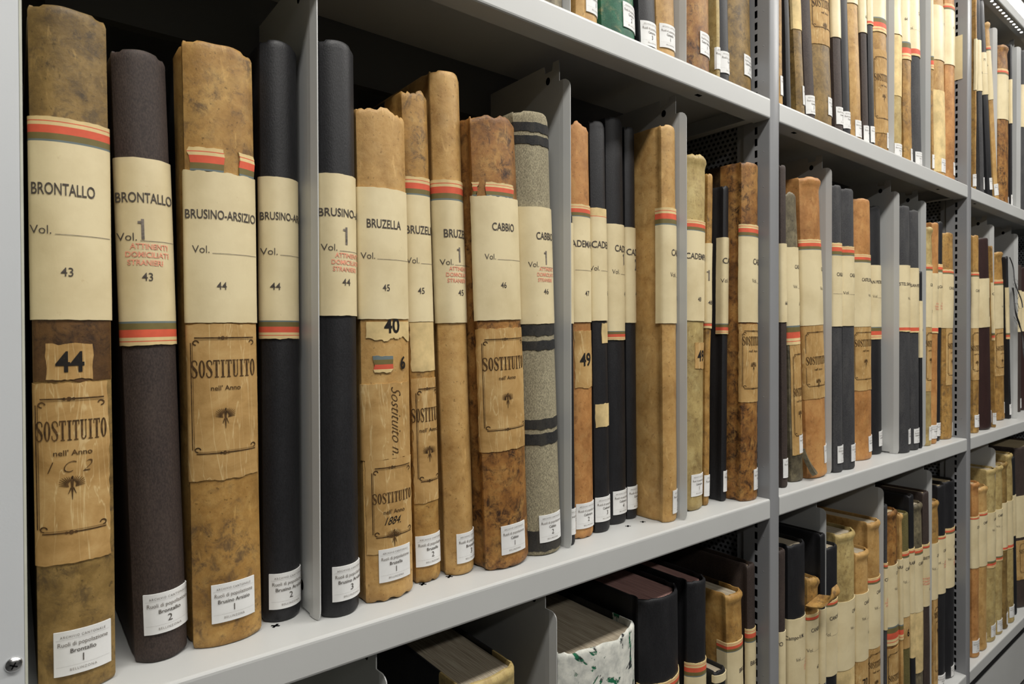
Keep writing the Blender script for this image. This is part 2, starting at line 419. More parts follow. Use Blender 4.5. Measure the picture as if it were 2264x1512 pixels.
def strip_cover(bk, D, groove, ragged, cap, kind, board):
    t, H, b, h = bk.t, bk.H, bk.b, bk.h
    g = min(.0028, t * .12) if groove else min(.0005, t * .03)
    th = min(.0035, t * .22)
    ns = 22 if t > .02 else 12
    o = [(-h, D), (-h, .12), (-h, b + .04), (-h, b + .019), (-h + g * .8, b + .0145), (-h + g, b + .011), (-h + g * .8, b + .0075), (-h, b + .003)]
    left = len(o)
    o += [(-h * math.cos(math.pi * i / ns), None) for i in range(ns + 1)]
    o += [(-x, y) for x, y in o[:left][::-1]]
    o = [(x, b * abs(x / h) ** 2.4 if y is None else y) for x, y in o]
    n = len(o)
    inn = []
    for i, (x, y) in enumerate(o):
        k = left <= i < n - left
        xi = x * (h - th) / h
        inn.append((xi, y + th if k else y))
    zs = [0, .0012, .004, .010] ; z = .03
    while z < H - .03: zs.append(z); z += .026
    zs += [H - .022, H - .014, H - .008, H - .004, H - .0012, H]
    bm = bmesh.new()
    def top(i, z, x):
        if z > H - .03:
            f = (z - (H - .03)) / .03
            d = noise.noise(Vector((x * 60, bk.seed, 1.7))) * (.0045 if ragged else .0012)
            if ragged: d += .003 * noise.noise(Vector((x * 260, bk.seed, 4.4)))
            return z + f * (d - (.0018 if left <= i < n - left and abs(x) > h * .75 else 0))
        if z < .012 and ragged:
            return max(0.0, z + (1 - z / .012) * .004 * max(0, noise.noise(Vector((x * 130, bk.seed, 8.8)))))
        return z
    G = []; I = []
    for z in zs:
        e = .0014 * max(0, 1 - z / .004) ** 2 + .0014 * max(0, 1 - (H - z) / .004) ** 2
        cp = 0
        if cap: cp = .0032 * math.exp(-((H - z - .007) / .0065) ** 2) + .0016 * math.exp(-((z - .006) / .006) ** 2) - .0012 * math.exp(-((H - z - .022) / .006) ** 2)
        r = []; r2 = []
        for i, (x, y) in enumerate(o):
            k = left <= i < n - left
            sx = (h - e) / h
            yy = y + (e if k else 0) - (cp if k and abs(x) < h * .92 else 0)
            r.append(bm.verts.new(bk.warp((x * sx, yy, top(i, z, x)))))
            xi, yi = inn[i]
            r2.append(bm.verts.new(bk.warp((xi, yi - (cp * .4 if k and abs(x) < h * .92 else 0), top(i, z, x)))))
        G.append(r); I.append(r2)
    bi = 1 if board else 0
    for j in range(len(zs) - 1):
        for i in range(n - 1):
            m = bi if (i < 2 or i >= n - 3) else 0
            bm.faces.new((G[j][i], G[j][i + 1], G[j + 1][i + 1], G[j + 1][i])).material_index = m
            bm.faces.new((I[j][i + 1], I[j][i], I[j + 1][i], I[j + 1][i + 1])).material_index = m
        for i in (0, n - 1):
            f = (G[j][i], G[j + 1][i], I[j + 1][i], I[j][i])
            bm.faces.new(f if i == 0 else f[::-1]).material_index = bi
    for i in range(n - 1):
        m = bi if (i < 2 or i >= n - 3) else 0
        bm.faces.new((G[-1][i], G[-1][i + 1], I[-1][i + 1], I[-1][i])).material_index = m
        bm.faces.new((G[0][i + 1], G[0][i], I[0][i], I[0][i + 1])).material_index = m
    # page block
    pb = bmesh.new()
    px = h - th - g - .0006
    pr_ = []
    if px > .0015:
        m_ = 14
        gap = th + (.0075 if b > .012 else .003)
        arc = [(-px * math.cos(math.pi * i / m_), None) for i in range(m_ + 1)]
        arc = [(x, b * abs(x / px) ** 2.4 * (.55 if b > .012 else .9) + gap) for x, y in arc]
        pr_ = [(-px, D - .006)] + arc + [(px, D - .006)]
        z0, z1 = .003, H - (.006 if not ragged else .010)
        A = [pb.verts.new(bk.warp((x, y, z0))) for x, y in pr_]; B = [pb.verts.new(bk.warp((x, y, z1))) for x, y in pr_]
        for i in range(len(pr_)):
            k = (i + 1) % len(pr_); pb.faces.new((A[k], A[i], B[i], B[k])[::-1])
        pb.faces.new(B[::-1]); pb.faces.new(A)
        bmesh.ops.recalc_face_normals(pb, faces=pb.faces[:])
    return bm, pb

def stripes(z0, z1, top):
    """printed colour bands of the title label, listed bottom to top"""
    d = z1 - z0
    if d < .012: L = [(.12, 'olivestripe'), (.55, 'red'), (1, 'tint')]
    else: L = [(.08, 'blue'), (.34, 'olivestripe'), (.66, 'red'), (.80, 'tint'), (.84, 'red'), (1, 'tint')]
    if top: return [(z0 + d * f, m) for f, m in L]
    out = []; prev = 0
    rev = []
    for f, m in L: rev.append((f - prev, m)); prev = f
    a = 0
    for wd, m in rev[::-1]: a += wd; out.append((z0 + d * a, m))
    return out

def make_book(row, bay, key, kind, x, s, t, H, lean, o, ordinal):
    rnd = random.Random(key)
    desc, amp = KIND[kind]
    b = min(t * o.get('bulge', .2) * (1.0 if 'bulge' in o else .85), .022)
    bk = Book(key, t, H, b, rnd.uniform(0, 90), amp)
    size = 'thick ' if t > .057 else ('thin ' if t < .026 else '')
    ttl = [e[1] for e in o.get('txt', ()) if e[0] == 't' and (key[0] == 'm' or key in LEGIBLE)]
    lab = 'leaning ' if abs(lean) > .07 else ''
    lab = lab + size + desc
    lab += ' book' if key in EXTRA or not ttl else ' book titled ' + ttl[0].upper().replace('-', ' ').split(' ')[0]
    if key in EXTRA: lab += ' ' + EXTRA[key]
    lab += ', %s on %s shelf, %s bay' % (ORD[ordinal], ROWN[row], ORD[bay])
    root = empty('register_book', (x, s, ZS[row] + .0006 + abs(t / 2 * math.sin(lean))), lab, 'book', 'registers on the %s shelf of the %s bay' % (ROWN[row], ORD[bay]), (0, lean, 0))
    D = o.get('D', .33)
    cover, pb = strip_cover(bk, D, o.get('groove'), o.get('ragged'), o.get('cap'), kind, o.get('board'))
    link('cover', cover, [kind, o.get('board', kind)], root)
    if len(pb.verts): link('page_block', pb, ['pg_pink' if o.get('page') == 'pink' else 'pg_grey' if o.get('page') else 'pg_cream'], root, False)
    else: pb.free()
    h = t / 2
    big = bay == 0 and row == 'M'
    # cloth bands across the spine
    for z0, z1 in o.get('bands', ()):
        m = bmesh.new(); patch(m, bk, z0, z1, -h - .012, h + .006, .0007, 0, (.0016, .0016, 0, 0)); link('spine_band', m, ['band'], root)
    # earlier paper labels and patches
    for p in o.get('pat', ()):
        k, z0, z1, a0, a1 = p[:5]; ex = p[5:]
        m = bmesh.new(); cx = (a0 + a1) / 2; wd = a1 - a0
        if k == 'dark':
            patch(m, bk, z0, z1, -h - .001, h + .001, .0004, 0, (.001, .002, 0, 0)); link('dark_leather_patch', m, ['darkleather'], root); continue
        mats = ['old', 'inkbrown', 'inkdark', 'red', 'olivestripe', 'blue', 'pale']
        if k == 'paper': mats[0] = 'pale'
        if k == 'frag':
            patch(m, bk, z1 - .0175, z1 + .001, a0 + .004, a1 + .002, .0010, 6, (0, .0035, .002, .001), seed=1.0)
        else:
            patch(m, bk, z0, z1, a0, a1, .0009, 0, (.0014, .0014, .0012, .0012) if big else (.0012, .0012, 0, 0), seed=z0 * 50)
        of = .0013
        if k == 'num': write(m, bk, ex[0], cx, (z0 + z1) / 2, min(.017, (z1 - z0) * .55), of, 2, 0, .022, 0, .82, True)
        elif k == 'sost':
            tz = ex[0]; cap = .0155 * min(1.0, max(.6, (z1 - z0) / .138)) if wd > .03 else .0125
            wide = max(wd * .86, .043)
            a = cx - wide / 2 + (.004 if wd < .045 else .002)
            W_ = min(wide, .062)
            ink2d(m, bk, SLAB[0], SLAB[1], a, tz - cap / 2, W_ / SLAB[2], cap, of, 1)
            write(m, bk, "nell' Anno", cx + .002, tz - cap * .5 - .0095, .0042, of, 1, 0, .01, 0, 1.0, True)
            zb, zt = z0 + (z1 - z0) * .17, z1 - (z1 - z0) * .09
            al, ar = a0 + wd * .1, a1 - wd * .04
            if wd > .02:
                bars(m, bk, [(al + .003, ar - .001, zt, zt + .0009), (al + .003, ar - .001, zt - .0014, zt - .0011), (al + .003, ar - .001, zb, zb + .0009), (al + .003, ar - .001, zb + .0018, zb + .0021)], of, 1)
                bars(m, bk, [(al, al + .0007, zb + .004, zt - .004), (al + .0014, al + .0017, zb + .004, zt - .004)], of, 1)
                for zc in (zt, zb):
                    for rr, dx in ((.0016, 0), (.0011, .003), (.0011, -.003)):
                        V, F = ring(.5, 1.0); ink2d(m, bk, V, F, cx + dx, zc + .0003, rr, rr, of, 1, 0, False)
                    for ee, aa in ((1, al + .004), (-1, ar - .003)):
                        V, F = ring(.6, 1.0, 0, 4.8); ink2d(m, bk, V, F, aa, zc + (-.004 if zc == zt else .004), .0024 * ee, .0024, of, 1, 0, False)
            if z1 - z0 > .07: ink2d(m, bk, EMB[0], EMB[1], cx + .001, tz - cap * .5 - (.036 if len(ex) == 1 else .037), .0155, .0165, of, 1, 0, True)
            if len(ex) > 1: write(m, bk, ex[1], cx, tz - cap * .5 - .019, .008, of, 2, 0, .0, .5, .8, True)
            elif key == 'm1':
                for q_, dx in (('1', -.012), ('C', .0), ('2', .011)): write(m, bk, q_, cx + dx, tz - .028, .009, of, 1, 0, -.02, .4, .9, True)
        elif k == 'script':
            V, F, wd_ = glyphs('Sostituito n.', -.012, .6, 1.0)
            ink2d(m, bk, V, F, cx + .004, z1 - .004, (z1 - z0 - .008) / wd_, .0115, of, 1, -math.pi / 2, True)
        elif k == 'frag':
            write(m, bk, '40', cx + .004, z1 - .003, .015, of, 2, 0, .022, 0, .82, True)
            patch(m, bk, z0 + .012, z0 + .029, a0 + .009, a0 + .030, .0013, 6, (.0012, .0012, .003, .004), rows=[(z0 + .015, 6), (z0 + .020, 3), (z0 + .025, 4), (z0 + .029, 5)], seed=4.0)
            write(m, bk, '6', a1 - .009, z0 + .021, .013, of, 2, 0, .022, 0, .8, True)
        link('old_label', m, mats, root)
    # title label
    if 'L' in o:
        z0, z1 = o['L']
        mats = ['paper', 'red', 'olivestripe', 'blue', 'tint', 'ink', 'inkgrey', 'inkred']
        ix = {n: i for i, n in enumerate(mats)}
        m = bmesh.new()
        wl = o.get('wrap', .12) * t if o.get('wrap') else .004
        a0, a1 = -h - min(wl, .035), h + .010
        tear = o.get('torn') == 'R'
        if 'S' in o:
            st, s0, s1 = o['S']
        else: st = None
        ofs = .0015
        if st in ('T',) and 'pieces' in o:
            patch(m, bk, z0, z1, a0, a1, ofs, 0, (.0012, .0006, .0006, .001))
            for i, (u0, u1) in enumerate(o['pieces']):
                patch(m, bk, z1, s1, u0 * h, u1 * h, ofs - .0002, 0, (.0008, 0, .0025, .0035), rows=[(zz, ix[n]) for zz, n in stripes(z1, s1, True)], seed=i * 3.0)
        elif st == 'T':
            patch(m, bk, z0, s1, a0, a1, ofs, 0, (.0008, .0004, .0003, .0005), rows=[(z1, 0)] + [(zz, ix[n]) for zz, n in stripes(z1, s1, True)])
        elif st in ('B', 'R'):
            rw = stripes(s0, z0, False) if st == 'B' else [(s0 + (z0 - s0) * .3, 'tint'), (z0, 'red')]
            patch(m, bk, s0, z1, a0, a1, ofs, 0, (.0004, .0008, .0003, .003 if tear else .0005), rows=[(zz, ix[n]) for zz, n in rw] + [(z1, 0)])
        elif st == 'C':
            patch(m, bk, z0, s1, a0, a1, ofs, 0, (.0005, .0005, 0, 0), rows=[(z1, 0), (z1 + .0008, ix['red']), (s1, ix['tint'])])
        else:
            patch(m, bk, z0, z1, a0, a1, ofs, 0, (.0005, .0005, .0003, .004 if tear else .0005))
        oi = .0019
        for ty, txt, lx, lz, cap, width in o.get('txt', ()):
            if ty == 't': write(m, bk, txt, lx, lz, cap, oi, ix['ink'], max(0, width), .012, 0, .78)
            elif ty == 'v':
                write(m, bk, 'Vol.', lx, lz, .0066, oi, ix['ink'], 0, -.004, 0, .85)
                bars(m, bk, [(lx + .0145, max(lx + .03, h * .97), lz - .0036, lz - .0032)], oi, ix['inkgrey'])
            elif ty == 'k': write(m, bk, txt, lx, lz, .0068, oi, ix['ink'], 0, .004, 0, .85)
            elif ty == 'n': write(m, bk, txt, lx, lz, .0165, oi, ix['inkgrey'], 0, .02, 0, .62); txt == '1' and bars(m, bk, [(lx - .0022, lx + .0004, lz + .0046, lz + .0066)], oi, ix['inkgrey'])
            elif ty == 's':
                for i, w_ in enumerate(('ATTINENTI', 'DOMICILIATI', 'STRANIERI')):
                    write(m, bk, w_, lx + (.002, -.001, .0)[i], lz + .0068 - i * .0068, .0044, oi, ix['inkred'], 0, .015, 0, .82, rot=-.02, cut=False)
        if key == 'p2':
            bars(m, bk, [(.008, .0125, z0 + .03, z0 + .085)], oi, ix['ink'])
        link('title_label', m, mats, root)
    # shelf-mark sticker
    if 'st' in o:
        lx, zt, nm, num = o['st']
        m = bmesh.new(); W_, H_ = .0365, .0345
        zt = max(zt, .030); zb = max(.004, zt - H_); H_ = zt - zb
        patch(m, bk, zb, zt, lx, lx + W_, .0014, 0, th=.0010, step=.003)
        cx = lx + W_ / 2; of = .0018
        write(m, bk, 'ARCHIVIO CANTONALE', cx, zt - .0042, .0019, of, 1, .0285, 0, 0, 1, True, 1.3)
        write(m, bk, 'Ruoli di popolazione', cx, zt - .0100, .0033, of, 1, .0315, 0, 0, 1, True)
        write(m, bk, nm, cx, zt - .0156, .0033, of, 2, min(.032, .0017 * len(nm) + .001), .010, 0, 1, True)
        write(m, bk, num, cx, zt - .0222, .0058, of, 2, 0, 0, 0, .9, True)
        write(m, bk, 'BELLINZONA', cx, zt - .0302, .0019, of, 1, .017, 0, 0, 1, True, 1.3)
        bars(m, bk, [(lx + .0015, lx + W_ - .0015, zt - .0064, zt - .0063), (lx + .0015, lx + W_ - .0015, zt - .0272, zt - .0271)], of, 1)
        link('shelf_sticker', m, ['white_paper', 'inkgrey', 'ink'], root)
    return root, bk

BOOKS = [
 ('m1', 'M', 0, 'brown', 0.0154, 0.0287, 0.0504, 0.5322, -0.0056, {'L': (0.2914, 0.4273), 'S': ('T', 0.4273, 0.4462), 'txt': [('t', 'BRONTALLO', -0.0239, 0.3914, 0.0089, 0.0384), ('v', '', -0.025, 0.3602, 0.0072, 0.0), ('k', '43', -0.0074, 0.3282, 0.0072, 0.0)], 'st': (-0.0152, 0.0505, 'Brontallo', '1'), 'pat': [('dark', 0.2438, 0.2914, -0.0252, 0.0252), ('num', 0.2452, 0.2729, -0.0172, 0.0122, '44'), ('sost', 0.1028, 0.2427, -0.0292, 0.022, 0.206)]}),
 ('m2', 'M', 0, 'bcloth', 0.0765, 0.0415, 0.0403, 0.518, -0.0274, {'bulge': 0.3, 'torn': 'R', 'L': (0.291, 0.4276), 'S': ('B', 0.2705, 0.291), 'txt': [('t', 'BRONTALLO', -0.0198, 0.3946, 0.0082, 0.0389), ('v', '', -0.0199, 0.3618, 0.0072, 0.0), ('n', '1', -0.0045, 0.3682, 0.0072, 0.0), ('s', '', -0.0141, 0.3451, 0.0072, 0.0), ('k', '43', -0.0052, 0.3284, 0.0072, 0.0)], 'st': (-0.013, 0.059, 'Brontallo', '2')}),
 ('m3', 'M', 0, 'tanm', 0.1301, 0.0383, 0.0585, 0.5391, -0.0106, {'groove': 1, 'board': 'black', 'L': (0.2905, 0.4246), 'S': ('T', 0.4246, 0.4453), 'pieces': [(-0.9, 0.0), (0.45, 1.0)], 'txt': [('t', 'BRUSINO-ARSIZIO', -0.029, 0.3866, 0.0079, 0.057), ('v', '', -0.0245, 0.3556, 0.0072, 0.0), ('k', '44', -0.0069, 0.3235, 0.0072, 0.0)], 'st': (-0.0156, 0.0561, 'Brusino Arsizio', '1'), 'pat': [('sost', 0.15, 0.2892, -0.0333, 0.0277, 0.2495)]}),
 ('m4', 'M', 0, 'black', 0.184, 0.0529, 0.0355, 0.5649, -0.001, {'bulge': 0.3, 'L': (0.2938, 0.4327), 'S': ('B', 0.2762, 0.2925), 'txt': [('t', 'BRUSINO-ARSIZIO', -0.0176, 0.3947, 0.0073, 0.0483), ('v', '', -0.0176, 0.3605, 0.0072, 0.0), ('k', '44', -0.011, 0.3268, 0.0072, 0.0)], 'st': (-0.0136, 0.0477, 'Brusino Arsizio', '2')}),
 ('m5', 'M', 0, 'black', 0.2341, 0.0267, 0.038, 0.569, -0.0052, {'bulge': 0.28, 'L': (0.2986, 0.4381), 'txt': [('t', 'BRUSINO-ARSIZIO', -0.0188, 0.4001, 0.0078, 0.0636), ('v', '', -0.0172, 0.3657, 0.0072, 0.0), ('n', '1', 0.0031, 0.3776, 0.0072, 0.0), ('s', '', -0.0087, 0.3493, 0.0072, 0.0), ('k', '44', -0.0003, 0.3319, 0.0072, 0.0)], 'st': (-0.0118, 0.0505, 'Brusino Arsizio', '3')}),
 ('m6', 'M', 0, 'tan', 0.2902, 0.0312, 0.0553, 0.5127, -0.0161, {'ragged': 1, 'L': (0.2959, 0.4319), 'txt': [('t', 'BRUZELLA', -0.0206, 0.3947, 0.0088, 0.0363), ('v', '', -0.0261, 0.3614, 0.0072, 0.0), ('k', '45', -0.0068, 0.3286, 0.0072, 0.0)], 'st': (-0.0158, 0.0552, 'Bruzella', '1'), 'pat': [('frag', 0.2286, 0.2921, -0.027, 0.0248), ('script', 0.149, 0.2286, -0.0316, 0.0249, 'Sostituito'), ('sost', 0.051, 0.149, -0.0259, 0.0263, 0.1088, '1884.')]}),
 ('m7', 'M', 0, 'tanm', 0.3459, 0.0487, 0.0317, 0.5503, -0.0295, {'board': 'black', 'ragged': 1, 'L': (0.2942, 0.4348), 'S': ('T', 0.4348, 0.4549), 'txt': [('t', 'BRUZELLA', -0.0157, 0.3965, 0.0089, 0.0379), ('v', '', -0.0157, 0.3624, 0.0072, 0.0), ('k', '45', -0.0057, 0.3288, 0.0072, 0.0)], 'st': (-0.0154, 0.0533, 'Bruzella', '2'), 'pat': [('paper', 0.2385, 0.2942, -0.0146, 0.0179), ('sost', 0.0904, 0.2314, -0.0148, 0.0179, 0.1898)]}),
 ('m8', 'M', 0, 'tan', 0.389, 0.0424, 0.0392, 0.5798, -0.0339, {'groove': 1, 'bulge': 0.3, 'L': (0.2932, 0.4332), 'S': ('T', 0.4332, 0.4564), 'txt': [('t', 'BRUZELLA', -0.0122, 0.3956, 0.0092, 0.0402), ('v', '', -0.0163, 0.3628, 0.0072, 0.0), ('n', '1', 0.0036, 0.3714, 0.0072, 0.0), ('s', '', -0.0106, 0.3464, 0.0072, 0.0), ('k', '45', 0.0011, 0.3278, 0.0072, 0.0)], 'st': (-0.01, 0.0483, 'Bruzella', '3')}),
 ('m9', 'M', 0, 'brownm', 0.4466, 0.0253, 0.065, 0.5359, -0.0392, {'groove': 1, 'board': 'darkb', 'ragged': 1, 'L': (0.2963, 0.4412), 'S': ('T', 0.4412, 0.4572), 'pieces': [(-1, -0.86), (-0.62, 0.6)], 'txt': [('t', 'CABBIO', -0.0143, 0.4059, 0.009, 0.0319), ('v', '', -0.0232, 0.3708, 0.0072, 0.0), ('k', '46', -0.0051, 0.3376, 0.0072, 0.0)], 'st': (-0.0161, 0.0515, 'Cabbio', '1'), 'pat': [('sost', 0.141, 0.2866, -0.0365, 0.0325, 0.245)]}),
 ('m10', 'M', 0, 'grey', 0.5133, 0.0305, 0.0569, 0.5565, -0.0389, {'bulge': 0.25, 'torn': 'R', 'L': (0.2928, 0.4386), 'bands': [(0.5314, 0.5426), (0.5157, 0.5264), (0.2781, 0.2917), (0.26, 0.2714), (0.1602, 0.1726), (0.1405, 0.1545), (0.0051, 0.0313)], 'txt': [('t', 'CABBIO', -0.0092, 0.4027, 0.009, 0.0309), ('v', '', -0.0193, 0.3671, 0.0072, 0.0), ('n', '1', 0.0039, 0.3757, 0.0072, 0.0), ('s', '', -0.0085, 0.3524, 0.0072, 0.0), ('k', '46', -0.0003, 0.3333, 0.0072, 0.0)], 'st': (-0.0164, 0.0508, 'Cabbio', '2')}),
 ('m11', 'M', 0, 'black', 0.5588, 0.0381, 0.0091, 0.4415, -0.0094, {'L': (0.2944, 0.427), 'st': (-0.0074, 0.0488, 'Cademario', '1')}),
 ('m12', 'M', 0, 'orange', 0.5952, 0.0482, 0.0363, 0.5665, -0.0159, {'ragged': 1, 'L': (0.2968, 0.4402), 'S': ('T', 0.4402, 0.4568), 'txt': [('t', 'CADEMARIO', -0.0252, 0.4036, 0.0091, 0.058), ('v', '', -0.0283, 0.3709, 0.0072, 0.0), ('k', '47', 0.0006, 0.3361, 0.0072, 0.0)], 'st': (-0.0165, 0.0483, 'Cademario', '2'), 'pat': [('num', 0.2068, 0.2846, -0.0157, 0.0166, '49')]}),
 ('m13', 'M', 0, 'black', 0.6334, 0.0507, 0.0297, 0.5788, -0.0174, {'L': (0.2992, 0.4449), 'S': ('C', 0.4449, 0.4569), 'txt': [('t', 'CADEMARIO', -0.0149, 0.4061, 0.0094, 0.058), ('v', '', -0.0174, 0.3729, 0.0072, 0.0), ('k', '47', 0.0119, 0.338, 0.0072, 0.0)], 'st': (-0.0147, 0.05, 'Cademario', '3'), 'pat': [('paper', 0.2676, 0.2954, -0.0018, 0.0168), ('paper', 0.1494, 0.182, -0.0132, 0.0164)]}),
 ('m14', 'M', 0, 'black', 0.6806, 0.0632, 0.0367, 0.5968, -0.0128, {'L': (0.285, 0.4418), 'S': ('B', 0.2718, 0.285), 'txt': [('t', 'CADEMARIO', -0.0076, 0.4064, 0.0095, 0.0599), ('v', '', -0.012, 0.3721, 0.0072, 0.0), ('n', '1', 0.0108, 0.3912, 0.0072, 0.0), ('k', '47', 0.0131, 0.34, 0.0072, 0.0)], 'st': (-0.014, 0.049, 'Cademario', '4')}),
 ('m15', 'M', 0, 'black', 0.7155, 0.0685, 0.0221, 0.5932, -0.009, {'L': (0.2978, 0.4416), 'txt': [('t', 'CADEMARIO', -0.01, 0.4045, 0.0095, 0.0611), ('n', '2', 0.0042, 0.386, 0.0072, 0.0), ('k', '47', 0.0062, 0.3416, 0.0072, 0.0)], 'st': (-0.0108, 0.0494, 'Cademario', '5')}),
 ('m16', 'M', 0, 'tan', 0.7483, 0.0208, 0.0324, 0.5898, -0.0056, {'groove': 1, 'bulge': 0.18, 'wrap': 0.35, 'L': (0.2964, 0.4421), 'S': ('T', 0.4421, 0.4676), 'txt': [('t', 'CADENAZZO', -0.0032, 0.4017, 0.0094, 0.0628), ('v', '', -0.0054, 0.3688, 0.0072, 0.0), ('k', '49', 0.0131, 0.3345, 0.0072, 0.0)], 'st': (-0.0012, 0.0464, 'Cadenazzo', '3')}),
 ('m17', 'M', 0, 'vellum', 0.8297, 0.0366, 0.0504, 0.5655, 0.0161, {'cap': 1, 'ragged': 1, 'L': (0.3011, 0.4439), 'S': ('T', 0.4439, 0.4613), 'txt': [('t', 'CADEMPINO', -0.0251, 0.4038, 0.0092, 0.0583), ('k', '48', -0.0037, 0.3359, 0.0072, 0.0)], 'st': (-0.0136, 0.0567, 'Cadempino', '1'), 'pat': [('num', 0.2251, 0.2666, -0.008, 0.0223, '49')]}),
 ('m18', 'M', 0, 'tanm', 0.8658, 0.0422, 0.0133, 0.544, 0.0206, {'L': (0.2986, 0.4292), 'S': ('B', 0.2897, 0.2986), 'txt': [('n', '1', -0.0044, 0.3765, 0.0072, 0.0), ('k', '48', -0.0049, 0.3322, 0.0072, 0.0)], 'st': (-0.0068, 0.0497, 'Cadempino', '2')}),
 ('m19', 'M', 0, 'black', 0.9126, 0.04, 0.0151, 0.5291, 0.0138, {'groove': 1, 'wrap': 0.8, 'L': (0.298, 0.4426), 'S': ('B', 0.2805, 0.2964), 'txt': [('t', 'CADENAZZO', -0.0083, 0.4034, 0.0095, 0.0682), ('v', '', -0.0103, 0.3705, 0.0072, 0.0), ('k', '49', 0.0053, 0.3369, 0.0072, 0.0)], 'st': (-0.0046, 0.0506, 'Cadenazzo', '1')}),
 ('m20', 'M', 0, 'brownm', 0.9541, 0.013, 0.0493, 0.5682, 0.0039, {'groove': 1, 'board': 'darkb', 'L': (0.3, 0.4435), 'S': ('T', 0.4435, 0.4641), 'txt': [('t', 'CADENAZZO', -0.004, 0.4025, 0.0095, 0.0716), ('v', '', -0.0062, 0.3701, 0.0072, 0.0), ('k', '49', 0.0202, 0.337, 0.0072, 0.0)], 'st': (0.0006, 0.0513, 'Cadenazzo', '2'), 'pat': [('sost', 0.166, 0.297, -0.0287, 0.0235, 0.2688)]}),
 ('n1', 'M', 1, 'bcloth', 1.0832, 0.0237, 0.0184, 0.5871, -0.012, {'L': (0.302, 0.4449), 'txt': [('k', '66', -0.0025, 0.3371, 0.0072, 0.0)], 'st': (-0.0079, 0.0527, 'Casima', '1')}),
 ('n2', 'M', 1, 'worn', 1.1522, 0.0316, 0.0438, 0.5432, -0.0536, {'ragged': 1, 'L': (0.2961, 0.443), 'S': ('B', 0.2603, 0.2807), 'txt': [('t', 'CASLANO', -0.0038, 0.4064, 0.0072, 0.0), ('v', '', -0.0101, 0.3694, 0.0072, 0.0), ('k', '67', 0.0079, 0.3368, 0.0072, 0.0)], 'st': (-0.003, 0.0871, 'Caslano', '1'), 'pat': [('paper', 0.2807, 0.2961, -0.0259, 0.0239), ('sost', 0.0509, 0.2603, -0.019, 0.0237, 0.17)]}),
 ('n3', 'M', 1, 'orange', 1.2194, 0.0218, 0.0755, 0.58, -0.056, {'cap': 1, 'L': (0.2967, 0.4415), 'S': ('T', 0.4415, 0.4616), 'txt': [('t', 'CASLANO', 0.0128, 0.4048, 0.0072, 0.0), ('v', '', 0.0051, 0.3677, 0.0072, 0.0), ('k', '67', 0.0274, 0.3341, 0.0072, 0.0)], 'st': (0.0077, 0.0584, 'Caslano', '2'), 'pat': [('sost', 0.1543, 0.2958, -0.0418, 0.0234, 0.2286)]}),
 ('n4', 'M', 1, 'char', 1.2938, 0.0204, 0.0384, 0.5804, -0.0156, {'L': (0.2959, 0.4384), 'S': ('T', 0.4384, 0.4639), 'txt': [('t', 'CASLANO', -0.0118, 0.4008, 0.0072, 0.0), ('v', '', -0.0376, 0.3649, 0.0072, 0.0), ('k', '67', 0.0111, 0.3324, 0.0072, 0.0)], 'st': (-0.0119, 0.0534, 'Caslano', '3')}),
 ('n5', 'M', 1, 'char', 1.3434, 0.0186, 0.0503, 0.5789, -0.0176, {'wrap': 0.3, 'L': (0.2971, 0.441), 'S': ('T', 0.441, 0.4606), 'txt': [('t', 'CASLANO', -0.0093, 0.4017, 0.0072, 0.0), ('v', '', -0.0241, 0.3653, 0.0072, 0.0), ('k', '67', 0.0164, 0.3335, 0.0072, 0.0)], 'st': (-0.0077, 0.0506, 'Caslano', '4')}),
 ('n6', 'M', 1, 'orange', 1.4764, 0.0418, 0.0859, 0.5792, -0.0225, {'wrap': 0.2, 'L': (0.2965, 0.4382), 'S': ('T', 0.4382, 0.4563), 'txt': [('t', 'CASTEL SAN PIETRO', -0.0226, 0.4005, 0.0072, 0.0), ('v', '', 0.0024, 0.3665, 0.0072, 0.0), ('k', '68', 0.0344, 0.3316, 0.0072, 0.0)], 'st': (-0.0004, 0.0505, 'Castel San Pietro', '1'), 'pat': [('sost', 0.1551, 0.2965, -0.047, 0.0268, 0.2604)]}),
 ('n7', 'M', 1, 'black', 1.5668, 0.0531, 0.0513, 0.5778, -0.0225, {'L': (0.297, 0.4402), 'S': ('B', 0.2686, 0.2928), 'txt': [('t', 'CASTEL SAN PIETRO', -0.0608, 0.4012, 0.0072, 0.0), ('v', '', -0.0218, 0.3681, 0.0072, 0.0), ('k', '68', 0.015, 0.3328, 0.0072, 0.0)], 'st': (-0.0069, 0.0527, 'Castel San Pietro', '2')}),
 ('n8', 'M', 1, 'char', 1.637, 0.0183, 0.0559, 0.5816, -0.0122, {'L': (0.2959, 0.4421), 'S': ('R', 0.2863, 0.2959), 'txt': [('t', 'CASTEL SAN PIETRO', -0.0393, 0.3981, 0.0072, 0.0), ('v', '', -0.0051, 0.3646, 0.0072, 0.0)], 'st': (-0.0022, 0.0542, 'Castel San Pietro', '3')}),
 ('n9', 'M', 1, 'char', 1.6931, 0.0182, 0.0459, 0.5782, -0.0127, {'L': (0.2961, 0.4393), 'S': ('R', 0.2841, 0.2961), 'txt': [('t', 'CASTEL SAN PIETRO', -0.0534, 0.3971, 0.0072, 0.0), ('k', '68', 0.0128, 0.3311, 0.0072, 0.0)], 'st': (-0.0159, 0.0515, 'Castel San Pietro', '4')}),
 ('n10', 'M', 1, 'black', 1.7272, 0.0199, 0.0139, 0.4347, -0.0147, {'L': (0.2227, 0.3616), 'txt': [('k', '69', -0.0003, 0.2906, 0.0072, 0.0)]}),
